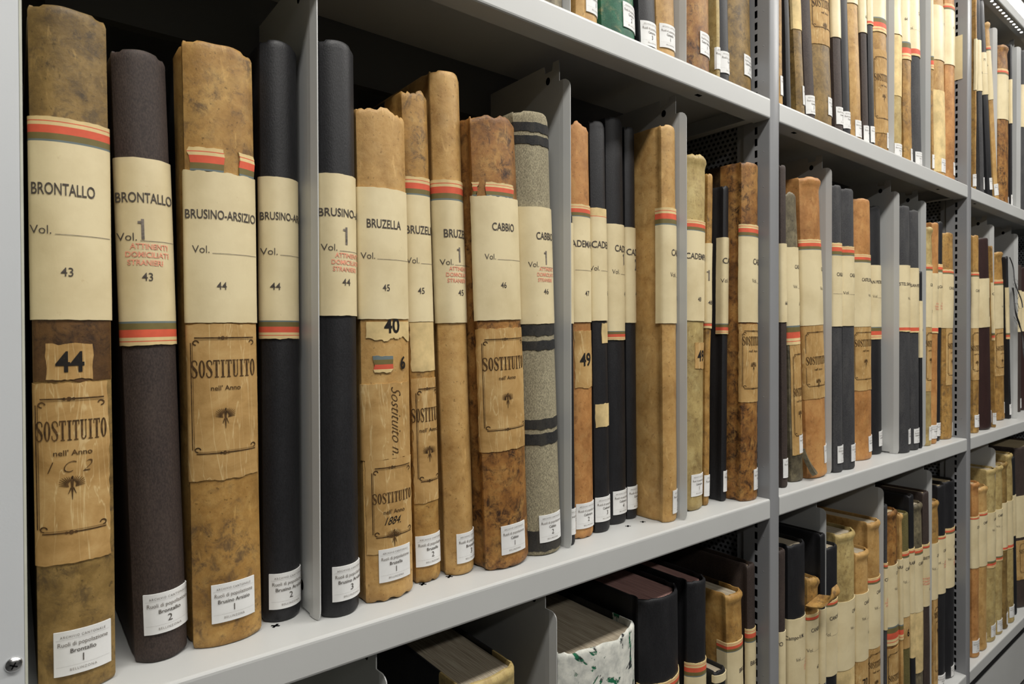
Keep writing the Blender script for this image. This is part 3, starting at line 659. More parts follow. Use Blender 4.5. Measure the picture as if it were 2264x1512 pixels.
 ('n11', 'M', 1, 'vellum', 1.7855, 0.0214, 0.0348, 0.5497, 0.0052, {'cap': 1, 'L': (0.2977, 0.4392), 'S': ('T', 0.4392, 0.4541), 'txt': [('t', 'CASTRO', -0.0068, 0.4042, 0.0072, 0.0), ('k', '70', 0.0019, 0.3376, 0.0072, 0.0)], 'st': (-0.0082, 0.0479, 'Castro', '1'), 'pat': [('sost', 0.1364, 0.2977, -0.0199, 0.0194, 0.2565)]}),
 ('n12', 'M', 1, 'orange', 1.8266, 0.0224, 0.0391, 0.5652, 0.0145, {'L': (0.2956, 0.4352), 'S': ('R', 0.2828, 0.2956), 'txt': [('t', 'CAVAGNAGO', -0.0022, 0.4005, 0.0072, 0.0), ('s', '', -0.0094, 0.3489, 0.0072, 0.0), ('k', '71', 0.0153, 0.3337, 0.0072, 0.0)], 'st': (-0.0199, 0.0479, 'Cavagnago', '1')}),
 ('n13', 'M', 1, 'black', 1.8823, 0.0323, 0.0271, 0.5768, 0.0265, {'L': (0.2971, 0.4422), 'S': ('T', 0.4422, 0.4638), 'txt': [('t', 'CAVAGNAGO', -0.0098, 0.4046, 0.0072, 0.0), ('s', '', -0.0043, 0.3521, 0.0072, 0.0)], 'st': (-0.0138, 0.0473, 'Cavagnago', '2')}),
 ('n14', 'M', 1, 'tanm', 1.9433, 0.0251, 0.0657, 0.5503, 0.0088, {'L': (0.296, 0.4397), 'S': ('T', 0.4397, 0.4519), 'txt': [('t', 'CAVAGNAGO', -0.0173, 0.4027, 0.0072, 0.0), ('k', '71', 0.0128, 0.3358, 0.0072, 0.0)], 'st': (0.0117, 0.0417, 'Cavagnago', '3'), 'pat': [('sost', 0.1439, 0.296, -0.0233, 0.0348, 0.2483)]}),
 ('p1', 'M', 2, 'tanm', 2.1232, 0.012, 0.0394, 0.5593, -0.0166, {'L': (0.2971, 0.442), 'S': ('T', 0.442, 0.4548), 'txt': [('t', 'CAVERGNO', -0.0144, 0.4027, 0.0072, 0.0)], 'st': (-0.0164, 0.0511, 'Cavergno', '1'), 'pat': [('sost', 0.1506, 0.2971, -0.0237, 0.0099, 0.2406)]}),
 ('p2', 'M', 2, 'maroon', 2.2299, 0.012, 0.0916, 0.5581, -0.0646, {'L': (0.2992, 0.4407), 'txt': [('t', 'CAVERGNO', 0.0125, 0.403, 0.0072, 0.0), ('v', '', 0.0111, 0.3677, 0.0072, 0.0)], 'st': (0.0191, 0.0488, 'Cavergno', '2')}),
 ('p3', 'M', 2, 'tanm', 2.2892, 0.012, 0.0064, 0.5434, -0.0776, {'L': (0.2845, 0.4344), 'S': ('B', 0.2627, 0.2817), 'txt': [('t', 'CAVERGNO', -0.0044, 0.401, 0.0072, 0.0)], 'st': (-0.0088, 0.044, 'Cavergno', '3')}),
 ('p4', 'M', 2, 'tanm', 2.514, 0.0482, 0.0696, 0.5451, -0.0635, {'cap': 1, 'L': (0.2981, 0.438), 'S': ('T', 0.438, 0.4556), 'txt': [('k', '73', 0.0266, 0.4026, 0.0072, 0.0), ('v', '', -0.0064, 0.369, 0.0072, 0.0)], 'st': (0.0096, 0.0539, 'Cevio', '1'), 'pat': [('sost', 0.1445, 0.2966, -0.0388, 0.0247, 0.2342)]}),
 ('p5', 'M', 2, 'black', 2.5696, 0.0421, 0.017, 0.5358, -0.0798, {'ragged': 1, 'L': (0.2849, 0.4344), 'S': ('B', 0.2653, 0.2819), 'txt': [('k', '73', -0.0024, 0.3711, 0.0072, 0.0)], 'st': (-0.0077, 0.0482, 'Cevio', '2')}),
 ('p6', 'M', 2, 'bcloth', 2.8262, 0.075, 0.0434, 0.5306, 0.0043, {'L': (0.2881, 0.4377), 'st': (-0.0036, 0.0484, 'Cevio', '3')}),
 ('p7', 'M', 2, 'maroon', 2.9253, 0.075, 0.0937, 0.5273, -0.0062, {'L': (0.291, 0.4366)}),
 ('t0', 'U', 0, 'worn', 0.5134, 0.022, 0.0382, 0.5005, -0.0454, {}),
 ('t1', 'U', 0, 'tan', 0.576, 0.022, 0.0392, 0.5002, -0.0274, {'st': (-0.0073, 0.0572, 'Camorino', '1')}),
 ('t2', 'U', 0, 'green', 0.6447, 0.022, 0.0674, 0.4905, -0.0455, {'st': (-0.003, 0.0582, 'Camorino', '2')}),
 ('t3', 'U', 0, 'black', 0.7009, 0.022, 0.0364, 0.5105, -0.0431, {'st': (-0.0168, 0.0477, 'Camorino', '3')}),
 ('t4', 'U', 0, 'tan', 0.7442, 0.022, 0.0419, 0.5004, -0.0417, {'st': (-0.0176, 0.0565, 'Campello', '1')}),
 ('t5', 'U', 0, 'brownm', 0.8278, 0.022, 0.0591, 0.5202, -0.0243, {'st': (-0.0077, 0.0714, 'Campo Vallemaggia', '1')}),
 ('t6', 'U', 0, 'vellum', 0.8704, 0.022, 0.0089, 0.5003, -0.0328, {'st': (-0.0075, 0.06, 'Campo', '2')}),
 ('t7', 'U', 0, 'black', 0.8912, 0.022, 0.0242, 0.5102, -0.0307, {'st': (-0.0121, 0.0582, 'Campo', '3')}),
 ('t8', 'U', 0, 'brown', 0.9449, 0.022, 0.0722, 0.5202, -0.0258, {'st': (-0.0036, 0.0686, 'Campo Vallemaggia', '4')}),
 ('u1', 'U', 1, 'tanm', 1.0628, 0.022, 0.017, 0.5002, -0.0263, {'st': (-0.0035, 0.0632, 'Carabbia', '1')}),
 ('u2', 'U', 1, 'black', 1.0938, 0.022, 0.015, 0.5205, -0.0459, {}),
 ('u3', 'U', 1, 'brown', 1.1418, 0.022, 0.0292, 0.522, -0.0875, {'st': (0.0001, 0.063, 'Carabbia', '2'), 'pat': [('paper', 0.1652, 0.2912, -0.0186, 0.0166)]}),
 ('u4', 'U', 1, 'bcloth', 1.1806, 0.022, 0.0333, 0.5021, -0.0922, {'st': (-0.0169, 0.0533, 'Carabbia', '3')}),
 ('u5', 'U', 1, 'brown', 1.2411, 0.022, 0.0739, 0.5309, -0.0589, {'st': (-0.0011, 0.0645, 'Carabietta', '1'), 'pat': [('sost', 0.1643, 0.3482, -0.041, 0.0321, 0.2422)]}),
 ('u6', 'U', 1, 'bcloth', 1.2981, 0.022, 0.0317, 0.5109, -0.0599, {'L': (0.1967, 0.3514), 'st': (-0.014, 0.0583, 'Carabietta', '2')}),
 ('u7', 'U', 1, 'black', 1.3328, 0.022, 0.029, 0.5109, -0.0594, {'st': (-0.0148, 0.057, 'Carabietta', '3')}),
 ('u8', 'U', 1, 'tan', 1.3816, 0.022, 0.0459, 0.5212, -0.068, {'L': (0.2884, 0.4282), 'st': (-0.0141, 0.0488, 'Carasso', '1')}),
 ('u9', 'U', 1, 'bcloth', 1.4218, 0.022, 0.0261, 0.5008, -0.0567, {'L': (0.2424, 0.3877), 'txt': [('k', '63', -0.0015, 0.276, 0.0072, 0.0)], 'st': (-0.0119, 0.0466, 'Carasso', '2')}),
 ('u10', 'U', 1, 'black', 1.4509, 0.022, 0.0237, 0.5004, -0.0394, {'L': (0.2761, 0.401), 'S': ('R', 0.2692, 0.2761), 'st': (-0.0098, 0.0513, 'Carasso', '3')}),
 ('u11', 'U', 1, 'tanm', 1.5165, 0.022, 0.0684, 0.5007, -0.0546, {'L': (0.2999, 0.4226), 'S': ('B', 0.2685, 0.2969), 'st': (0.0051, 0.0508, 'Carena', '1'), 'pat': [('sost', 0.0477, 0.23, -0.0382, 0.0244, 0.1693)]}),
 ('u12', 'U', 1, 'vellum', 1.5954, 0.022, 0.048, 0.5001, -0.0166, {'L': (0.2913, 0.4478), 'st': (-0.0197, 0.0408, 'Carena', '2'), 'pat': [('paper', 0.1509, 0.2892, -0.028, 0.0163)]}),
 ('u13', 'U', 1, 'tanm', 1.6583, 0.022, 0.0435, 0.5005, -0.0425, {'L': (0.2898, 0.4441), 'S': ('B', 0.2487, 0.2779), 'txt': [('k', '64', -0.0159, 0.3422, 0.0072, 0.0)], 'st': (-0.0021, 0.0407, 'Caneggio', '1')}),
 ('u14', 'U', 1, 'char', 1.7177, 0.022, 0.054, 0.5008, -0.0553, {'L': (0.2879, 0.4628), 'S': ('R', 0.2713, 0.2879), 'txt': [('t', 'CARONA', 0.0008, 0.3744, 0.0072, 0.0), ('v', '', -0.0317, 0.336, 0.0072, 0.0)], 'st': (-0.0198, 0.0425, 'Carona', '1')}),
 ('u15', 'U', 1, 'tanm', 1.8053, 0.022, 0.0124, 0.4901, -0.0231, {'L': (0.2994, 0.4392), 'S': ('B', 0.2669, 0.2901), 'st': (-0.0058, 0.0531, 'Carona', '2')}),
 ('u16', 'U', 1, 'tan', 1.8764, 0.022, 0.0795, 0.5104, -0.0403, {'L': (0.3041, 0.4419), 'txt': [('k', '65', 0.0074, 0.4001, 0.0072, 0.0)], 'st': (-0.014, 0.0535, 'Caslano', '5'), 'pat': [('paper', 0.0183, 0.2272, -0.0382, 0.0418)]}),
 ('u17', 'U', 1, 'orange', 1.9507, 0.022, 0.0607, 0.51, -0.0138, {'L': (0.3146, 0.4583), 'S': ('T', 0.4583, 0.4733), 'txt': [('k', '65', -0.0061, 0.4137, 0.0072, 0.0)], 'st': (-0.0019, 0.0584, 'Caslano', '6')}),
 ('v1', 'U', 2, 'tanm', 2.1332, 0.022, 0.0072, 0.57, 0.0041, {'L': (0.2953, 0.4405), 'st': (-0.0084, 0.0562, 'Cerentino', '1')}),
 ('v2', 'U', 2, 'char', 2.2058, 0.022, 0.0281, 0.5721, -0.0849, {'L': (0.3033, 0.4466), 'st': (-0.0026, 0.0563, 'Cerentino', '2')}),
 ('v3', 'U', 2, 'black', 2.2829, 0.022, 0.0353, 0.577, -0.1561, {'L': (0.3073, 0.4272), 'txt': [('k', '75', -0.0146, 0.4058, 0.0072, 0.0), ('v', '', -0.0284, 0.3699, 0.0072, 0.0)], 'st': (-0.012, 0.0653, 'Cerentino', '3')}),
 ('v4', 'U', 2, 'tan', 2.3437, 0.022, 0.0313, 0.5292, -0.1922, {'cap': 1, 'L': (0.306, 0.4471), 'S': ('T', 0.4471, 0.4603), 'txt': [('k', '75', -0.0219, 0.4061, 0.0072, 0.0)], 'st': (-0.0159, 0.0569, 'Cerentino', '4')}),
 ('v5', 'U', 2, 'brownm', 2.4381, 0.022, 0.08, 0.502, -0.0284, {'cap': 1, 'L': (0.2716, 0.4092), 'S': ('T', 0.4092, 0.4267), 'txt': [('v', '', -0.0003, 0.3627, 0.0072, 0.0)], 'st': (0.0091, 0.0324, 'Cevio', '4')}),
 ('v6', 'U', 2, 'black', 2.4887, 0.022, 0.0129, 0.5233, -0.0207, {'L': (0.2726, 0.4114), 'st': (-0.0055, 0.0456, 'Cevio', '5')}),
 ('v7', 'U', 2, 'char', 2.6256, 0.022, 0.0404, 0.5482, 0.0312, {'L': (0.2891, 0.4308)}),
 ('v8', 'U', 2, 'tan', 2.7164, 0.022, 0.0879, 0.5242, 0.0257, {'L': (0.3057, 0.4347)}),
 ('w1', 'B', 0, 'vellum', 0.4201, 0.02, 0.0822, 0.5198, -0.0209, {'board': 'black', 'page': 'grey', 'cap': 1, 'bulge': 0.12, 'D': 0.36}),
 ('w2', 'B', 0, 'white', 0.6089, 0.02, 0.1523, 0.4999, 0.0, {'board': 'black', 'page': 'grey', 'ragged': 1, 'bulge': 0.22, 'D': 0.36}),
 ('w3', 'B', 0, 'black', 0.7446, 0.02, 0.09, 0.5299, -0.0121, {'groove': 1, 'page': 'pink', 'bulge': 0.3, 'L': (0.2798, 0.3902), 'S': ('T', 0.3902, 0.4053)}),
 ('w4', 'B', 0, 'black', 0.8184, 0.02, 0.0442, 0.533, 0.0048, {'groove': 1, 'page': 'pink', 'bulge': 0.3, 'L': (0.2601, 0.3845), 'S': ('T', 0.3845, 0.4061)}),
 ('w4b', 'B', 0, 'black', 0.8661, 0.012, 0.0301, 0.3813, -0.0101, {'page': 'grey', 'D': 0.2, 'L': (0.3641, 0.376)}),
 ('w5', 'B', 0, 'tanm', 0.9306, 0.02, 0.0449, 0.4881, -0.0249, {'groove': 1, 'board': 'darkb', 'page': 'grey', 'cap': 1, 'wrap': 0.4, 'L': (0.2614, 0.3926), 'S': ('T', 0.3926, 0.4081), 'txt': [('t', 'BROGLIO', 0.0004, 0.3575, 0.0072, 0.0), ('v', '', 0.018, 0.3284, 0.0072, 0.0)]}),
 ('w6', 'B', 0, 'bcloth', 0.9691, 0.02, 0.0238, 0.5259, -0.0075, {'groove': 1, 'L': (0.2602, 0.3932), 'S': ('T', 0.3932, 0.4162), 'txt': [('t', 'BROGLIO', -0.0081, 0.3581, 0.0072, 0.0)]}),
 ('c0', 'B', 1, 'bcloth', 1.0671, 0.02, 0.0197, 0.5284, -0.0, {'L': (0.2634, 0.3804), 'txt': [('t', 'CAMPO', -0.0316, 0.3598, 0.0072, 0.0)]}),
 ('c1', 'B', 1, 'black', 1.1307, 0.02, 0.0606, 0.5263, 0.0006, {'groove': 1, 'page': 'grey', 'wrap': 0.5, 'L': (0.2398, 0.389), 'txt': [('t', 'Campo-V.M.', -0.0354, 0.3549, 0.0072, 0.0), ('v', '', -0.0168, 0.3127, 0.0072, 0.0), ('s', '', 0.0095, 0.2926, 0.0072, 0.0), ('k', '59', 0.0168, 0.2712, 0.0072, 0.0)]}),
 ('c2', 'B', 1, 'black', 1.2217, 0.02, 0.0187, 0.5271, -0.0004, {'groove': 1, 'L': (0.2339, 0.3795)}),
 ('c3', 'B', 1, 'tanm', 1.1866, 0.02, 0.0417, 0.4481, 0.0013, {'page': 'grey', 'cap': 1, 'ragged': 1, 'flap': 1, 'L': (0.2282, 0.3694), 'S': ('T', 0.3694, 0.381), 'txt': [('t', 'CANEGGIO', -0.0139, 0.3505, 0.0072, 0.0), ('v', '', -0.0215, 0.3125, 0.0072, 0.0), ('k', '60', 0.0025, 0.2764, 0.0072, 0.0)]}),
 ('c4', 'B', 1, 'black', 1.2633, 0.02, 0.0474, 0.4933, 0.0063, {'page': 'grey', 'L': (0.2357, 0.3748), 'S': ('T', 0.3748, 0.3869), 'txt': [('t', 'CANOBBIO', -0.0164, 0.3517, 0.0072, 0.0), ('v', '', -0.0256, 0.3203, 0.0072, 0.0), ('k', '61', 0.0153, 0.2757, 0.0072, 0.0)]}),
 ('c5', 'B', 1, 'vellum', 1.3391, 0.02, 0.0767, 0.5068, -0.0024, {'groove': 1, 'page': 'grey', 'cap': 1, 'wrap': 0.1, 'L': (0.2255, 0.3674), 'txt': [('t', 'CANOBBIO', 0.0021, 0.3427, 0.0072, 0.0), ('v', '', -0.0044, 0.3089, 0.0072, 0.0), ('k', '61', 0.0278, 0.2714, 0.0072, 0.0)], 'pat': [('paper', 0.0936, 0.2236, -0.0423, 0.0295)]}),
 ('c6', 'B', 1, 'tan', 1.4136, 0.02, 0.0549, 0.4534, -0.0128, {'page': 'grey', 'cap': 1, 'L': (0.2189, 0.3642), 'txt': [('t', 'CANOBBIO', -0.0098, 0.3434, 0.0072, 0.0), ('v', '', -0.0163, 0.3106, 0.0072, 0.0), ('k', '61', 0.0084, 0.2758, 0.0072, 0.0)], 'pat': [('num', 0.1249, 0.2169, -0.0314, 0.0221, '70')]}),
 ('c7', 'B', 1, 'tan', 1.4763, 0.02, 0.0551, 0.5058, -0.0174, {'groove': 1, 'page': 'grey', 'cap': 1, 'wrap': 0.2, 'L': (0.2275, 0.3698), 'S': ('T', 0.3698, 0.3832), 'txt': [('t', 'CANOBBIO', -0.0078, 0.3502, 0.0072, 0.0), ('v', '', -0.0153, 0.3166, 0.0072, 0.0), ('k', '61', 0.0144, 0.2762, 0.0072, 0.0)], 'pat': [('sost', 0.101, 0.2254, -0.0316, 0.014, 0.1908)]}),
 ('c8', 'B', 1, 'char', 1.5182, 0.02, 0.0123, 0.5342, 0.0004, {'L': (0.2516, 0.3905), 'S': ('T', 0.3905, 0.403), 'txt': [('t', 'CARABBIA', -0.0066, 0.3661, 0.0072, 0.0), ('s', '', -0.0046, 0.3114, 0.0072, 0.0)]}),
 ('c9', 'B', 1, 'brownm', 1.5771, 0.02, 0.0554, 0.5124, -0.0313, {'cap': 1, 'L': (0.2474, 0.3887), 'S': ('B', 0.2034, 0.2265), 'txt': [('t', 'CARABBIA', 0.002, 0.3677, 0.0072, 0.0), ('v', '', -0.0062, 0.3324, 0.0072, 0.0)], 'pat': [('sost', 0.0622, 0.1957, -0.0317, 0.0246, 0.127)]}),
 ('c10', 'B', 1, 'tan', 1.6161, 0.02, 0.0142, 0.4992, -0.031, {'cap': 1, 'L': (0.2379, 0.3926), 'S': ('B', 0.2022, 0.2145), 'txt': [('t', 'CARABBIA', -0.0191, 0.3746, 0.0072, 0.0)]}),
 ('c11', 'B', 1, 'olive', 1.6517, 0.02, 0.0343, 0.495, -0.0357, {'L': (0.2479, 0.3894), 'S': ('T', 0.3894, 0.4049), 'txt': [('t', 'CARABBIA', -0.0109, 0.3628, 0.0072, 0.0), ('v', '', -0.0193, 0.3332, 0.0072, 0.0)], 'pat': [('num', 0.1717, 0.2468, -0.0212, 0.0143, '6')]}),
 ('c12', 'B', 1, 'black', 1.6881, 0.02, 0.0248, 0.5317, -0.0384, {'L': (0.2467, 0.3926), 'S': ('T', 0.3926, 0.4039), 'txt': [('t', 'CARABBIA', -0.0258, 0.3693, 0.0072, 0.0)], 'pat': [('paper', 0.1366, 0.2455, -0.0164, 0.0097)]}),
 ('c13', 'B', 1, 'worn', 1.7313, 0.02, 0.051, 0.5039, -0.0314, {'page': 'grey', 'cap': 1, 'L': (0.2375, 0.379), 'S': ('T', 0.379, 0.3951), 'txt': [('t', 'CARABBIA', -0.0126, 0.3572, 0.0072, 0.0)], 'pat': [('paper', 0.0864, 0.2364, -0.0284, 0.0275)]}),
 ('c14', 'B', 1, 'bcloth', 1.7784, 0.02, 0.0347, 0.5248, -0.0257, {'L': (0.2382, 0.3845), 'S': ('T', 0.3845, 0.395), 'txt': [('t', 'CARABIETTA', -0.0387, 0.3607, 0.0072, 0.0), ('s', '', -0.0214, 0.2999, 0.0072, 0.0), ('k', '64', 0.0013, 0.2797, 0.0072, 0.0)]}),
 ('c15', 'B', 1, 'tanm', 1.8276, 0.02, 0.0473, 0.4918, 0.0009, {'page': 'grey', 'cap': 1, 'L': (0.2407, 0.3854), 'txt': [('t', 'CARASSO', -0.004, 0.3525, 0.0072, 0.0), ('v', '', -0.0195, 0.3209, 0.0072, 0.0)], 'pat': [('sost', 0.0167, 0.2383, -0.0146, 0.0256, 0.1997)]}),
 ('c16', 'B', 1, 'black', 1.8794, 0.02, 0.048, 0.5257, 0.0029, {'L': (0.2427, 0.3853), 'S': ('T', 0.3853, 0.3938), 'txt': [('t', 'CARASSO', -0.0077, 0.3541, 0.0072, 0.0), ('v', '', -0.0281, 0.325, 0.0072, 0.0), ('s', '', -0.0047, 0.3154, 0.0072, 0.0)], 'st': (-0.0245, 0.0146, 'Carasso', '4')}),
 ('c17', 'B', 1, 'black', 1.9443, 0.02, 0.0712, 0.5266, 0.002, {'L': (0.2434, 0.387), 'S': ('T', 0.387, 0.4019), 'txt': [('t', 'CARASSO', 0.0012, 0.3509, 0.0072, 0.0), ('v', '', -0.0246, 0.3205, 0.0072, 0.0), ('s', '', 0.0014, 0.3068, 0.0072, 0.0), ('k', '64', 0.0287, 0.2752, 0.0072, 0.0)], 'st': (-0.0101, 0.008, 'Carasso', '5')}),
 ('d1', 'B', 2, 'orange', 2.1272, 0.012, 0.0479, 0.4972, -0.0131, {'cap': 1, 'L': (0.2556, 0.3943), 'S': ('T', 0.3943, 0.4022), 'txt': [('t', 'CEVIO', -0.0089, 0.3709, 0.0072, 0.0)], 'st': (-0.0236, 0.0487, 'Cevio', '6')}),
 ('d2', 'B', 2, 'tan', 2.1921, 0.012, 0.0677, 0.4741, 0.0045, {'page': 'grey', 'cap': 1, 'ragged': 1, 'L': (0.2461, 0.3922), 'S': ('T', 0.3922, 0.4029), 'txt': [('t', 'CHIRONICO', -0.0166, 0.3715, 0.0072, 0.0), ('k', '76', 0.01, 0.3021, 0.0072, 0.0)], 'st': (0.0219, 0.0409, 'Chironico', '1')}),
 ('d3', 'B', 2, 'vellum', 2.2773, 0.012, 0.0668, 0.5163, -0.0068, {'page': 'grey', 'cap': 1, 'L': (0.2429, 0.3872), 'S': ('B', 0.2229, 0.2402), 'txt': [('t', 'CHIRONICO', -0.0071, 0.3653, 0.0072, 0.0), ('v', '', -0.0161, 0.3345, 0.0072, 0.0), ('k', '76', 0.0096, 0.2971, 0.0072, 0.0)], 'st': (-0.0202, 0.0488, 'Chironico', '2')}),
 ('d4', 'B', 2, 'vellum', 2.3464, 0.012, 0.0503, 0.5173, -0.0044, {'page': 'grey', 'cap': 1, 'L': (0.2417, 0.3848), 'S': ('B', 0.2267, 0.2404), 'txt': [('t', 'CHIRONICO', -0.0195, 0.3659, 0.0072, 0.0), ('v', '', -0.0243, 0.3336, 0.0072, 0.0)], 'st': (-0.0206, 0.0445, 'Chironico', '3')}),
 ('d5', 'B', 2, 'brown', 2.4039, 0.0123, 0.0446, 0.5204, -0.0157, {'cap': 1, 'L': (0.2562, 0.3952), 'S': ('R', 0.2477, 0.2562), 'txt': [('k', '77', 0.0169, 0.3681, 0.0072, 0.0), ('v', '', 0.0064, 0.3355, 0.0072, 0.0)], 'st': (-0.0039, 0.0471, 'Claro', '1')}),
 ('d6', 'B', 2, 'vellum', 2.4739, 0.012, 0.0483, 0.5405, -0.051, {'cap': 1, 'L': (0.2516, 0.3927), 'S': ('R', 0.2399, 0.2516), 'txt': [('n', '2', 0.0093, 0.361, 0.0072, 0.0)], 'st': (-0.0217, 0.0522, 'Claro', '2')}),
 ('d7', 'B', 2, 'black', 2.5477, 0.0199, 0.0256, 0.5226, -0.0582, {'L': (0.2637, 0.3972)}),
 ('d8', 'B', 2, 'bcloth', 2.697, 0.012, 0.1781, 0.5426, -0.0616, {'page': None, 'L': (0.2392, 0.3799), 'st': (0.0209, 0.0587, 'Claro', '3'), 'pat': [('sost', 0.0954, 0.2286, -0.093, 0.0802, 0.1911)]}),
]
DIVS = [('M', 0, 0.2071, 0.03, 0.6), ('M', 0, 0.545, 0.03, 0.6), ('M', 0, 0.7677, 0.012, 0.6), ('M', 1, 1.2605, 0.025, 0.6), ('M', 1, 1.5969, 0.025, 0.6), ('M', 1, 1.7631, 0.025, 0.6), ('M', 2, 2.313, 0.025, 0.6), ('M', 2, 2.591, 0.03, 0.6), ('U', 0, 0.5377, 0.022, 0.57), ('U', 0, 0.7806, 0.022, 0.57), ('U', 1, 1.5581, 0.022, 0.57), ('U', 1, 1.7828, 0.022, 0.57), ('U', 2, 2.3626, 0.031, 0.57), ('U', 2, 2.5821, 0.022, 0.57), ('B', 0, 0.2689, 0.012, 0.575), ('B', 0, 0.502, 0.012, 0.575), ('B', 1, 1.2346, 0.0235, 0.575), ('B', 1, 1.507, 0.0232, 0.575), ('B', 1, 1.799, 0.0225, 0.575), ('B', 2, 2.314, 0.02, 0.575)]


roots = {}
cnt = {}
for key, row, bay, kind, x, s, t, H, lean, o in sorted(BOOKS, key=lambda r: ('MUB'.index(r[1]), r[2], r[4])):
    i = cnt.get((row, bay), 0); cnt[(row, bay)] = i + 1
    roots[key] = make_book(row, bay, key, kind, x, s, t, H, lean, o, i) + (x, s, lean, t, H)

# loose pieces that hang from single books
def ribbon(bm, path, wid, th, mi=0):
    """curled strip: path = [(point, width direction)]"""
    rings = []
    for p, d in path:
        p = Vector(p); d = Vector(d).normalized()
        rings.append((p, d))
    L = []
    for i, (p, d) in enumerate(rings):
        tg = (rings[min(i + 1, len(rings) - 1)][0] - rings[max(i - 1, 0)][0]).normalized(); nn = tg.cross(d).normalized()
        w_ = wid[i] if isinstance(wid, list) else wid
        L.append([bm.verts.new(p + d * a * w_ / 2 + nn * c * th / 2) for a, c in ((-1, -1), (1, -1), (1, 1), (-1, 1))])
    for a, b in zip(L, L[1:]):
        for k in range(4): bm.faces.new((a[k], a[(k + 1) % 4], b[(k + 1) % 4], b[k])).material_index = mi
    bm.faces.new(L[0][::-1]).material_index = mi; bm.faces.new(L[-1]).material_index = mi
    bmesh.ops.recalc_face_normals(bm, faces=bm.faces[:])
r, bk, x, s, lean, t, H = roots['c3']
m = bmesh.new()
ribbon(m, [((-.012 + .014 * i / 9 + .012 * (i / 9) ** 2, .001 - .034 * math.sin(i / 9 * 2.1), H - .040 + .030 * (i / 9) ** 2.2), (.86, -.2, .35)) for i in range(10)], [.040, .042, .043, .042, .040, .037, .033, .028, .022, .014], .003)
link('torn_spine_flap', m, ['tanm'], r)
r, bk, x, s, lean, t, H = roots['n2']
m = bmesh.new()
ribbon(m, [((t / 2 - .006 + .016 * (i / 9) ** 2.2, .004 - .0018 * i, .058 - .0056 * i), (1, .3, 0)) for i in range(10)], [.003, .004, .005, .005, .006, .007, .009, .013, .017, .012], .008)
link('frayed_spine_end', m, ['worn'], r)
r, bk, x, s, lean, t, H = roots['p5']
m = bmesh.new()
rr = random.Random(3)
for k in range(3):
    ribbon(m, [((t / 2 - .004 + .012 * k + .012 * math.sin(i * .6 + k), -.004 - .002 * i, H - .004 - .10 * (k > 0) - .011 * i * (1 + .2 * k)), (1, .3, .2)) for i in range(16)], [.010 - .0004 * i for i in range(16)], .003)
for k in range(16):
    a = rr.uniform(0, 1); z = H - .03 - a * .2; dx = rr.uniform(-.004, .03)
    ribbon(m, [((t / 2 + .004 + dx * i / 4, -.01 - .004 * i * rr.uniform(.4, 1), z - .008 * i * rr.uniform(.3, 1.2)), (0, 1, 0)) for i in range(5)], .0006, .0006)
link('hanging_cloth_shreds', m, ['black'], r)

# ------------------------------------------------------------------ steel shelving
E0 = .0148
SD = .60        # shelf depth
def shelf_board(row, bay, zt, crosses):
    x0, x1 = bay + E0 + .0006, bay + 1 - E0 - .0006
    if bay == 0: x0 = -.0160
    lip = .0345 if row != 'T' else .031
    bm = bmesh.new()
    p = .0014
    prof = [(SD, zt), (.003, zt), (.0012, zt - .0006), (.0003, zt - .002), (0, zt - .004), (0, zt - lip + .003), (.0006, zt - lip + .0012), (.002, zt - lip), (.030, zt - lip), (.030, zt - lip + p), (.003, zt - lip + p), (p, zt - lip + .003), (p, zt - .003), (.003, zt - p), (SD, zt - p)]
    prism_x(bm, prof, x0, x1)
    for xa, xb in ((x0, x0 + .0014), (x1 - .0014, x1)):
        box(bm, xa, xb, .0016, SD, zt - .032, zt - p)
    box(bm, x0 + .0014, x0 + .018, .032, SD, zt - .032, zt - .0306); box(bm, x1 - .018, x1 - .0014, .032, SD, zt - .032, zt - .0306)
    o = link('shelf_board', bm, ['steel'], None, False)
    tag(o, 'grey steel shelf board of the %s level in the %s bay' % (dict(ROWN, T='topmost')[row], ORD[bay]), 'shelf', 'shelf boards of the rack')
    if crosses:
        m = bmesh.new()
        for cx in crosses:
            for a in (.7, -.7 + math.pi):
                c, s_ = math.cos(a), math.sin(a); L_, w_ = .0042, .0013
                v = [m.verts.new((cx + u * c - v_ * s_, .050 + u * s_ + v_ * c, zt + .00012)) for u, v_ in ((-L_, -w_), (L_, -w_), (L_, w_), (-L_, w_))]
                m.faces.new(v)
        link('divider_slots', m, ['dark'], o, False)
    m = bmesh.new()
    for f in (.07, .81): box(m, x0 + (x1 - x0) * f, x0 + (x1 - x0) * f + .012, .010, .016, zt - lip - .0002, zt - lip + .0002)
    link('lip_slot', m, ['dark'], o, False)
    # stiffening rail under the board, behind the books
    if row in 'BT': return o
    m = bmesh.new(); box(m, x0 + .02, x1 - .02, .20, .216, zt - .075, zt - p - .0004); link('stiffening_rail', m, ['shadesteel'], o, False)
    return o
occ = {}
for key, row, bay, kind, x, s, t, H, lean, o in BOOKS: occ.setdefault((row, bay), []).append((x - t / 2 - .004, x + t / 2 + .004))
for bay in range(3):
    for row in 'UMB':
        cr = []
        if row == 'M':
            if bay == 0: cr = [.1103, .1730, .3359, .3711, .6806, .7139]
        shelf_board(row, bay, ZS[row], cr)
    shelf_board('T', bay, 1.2915, [])

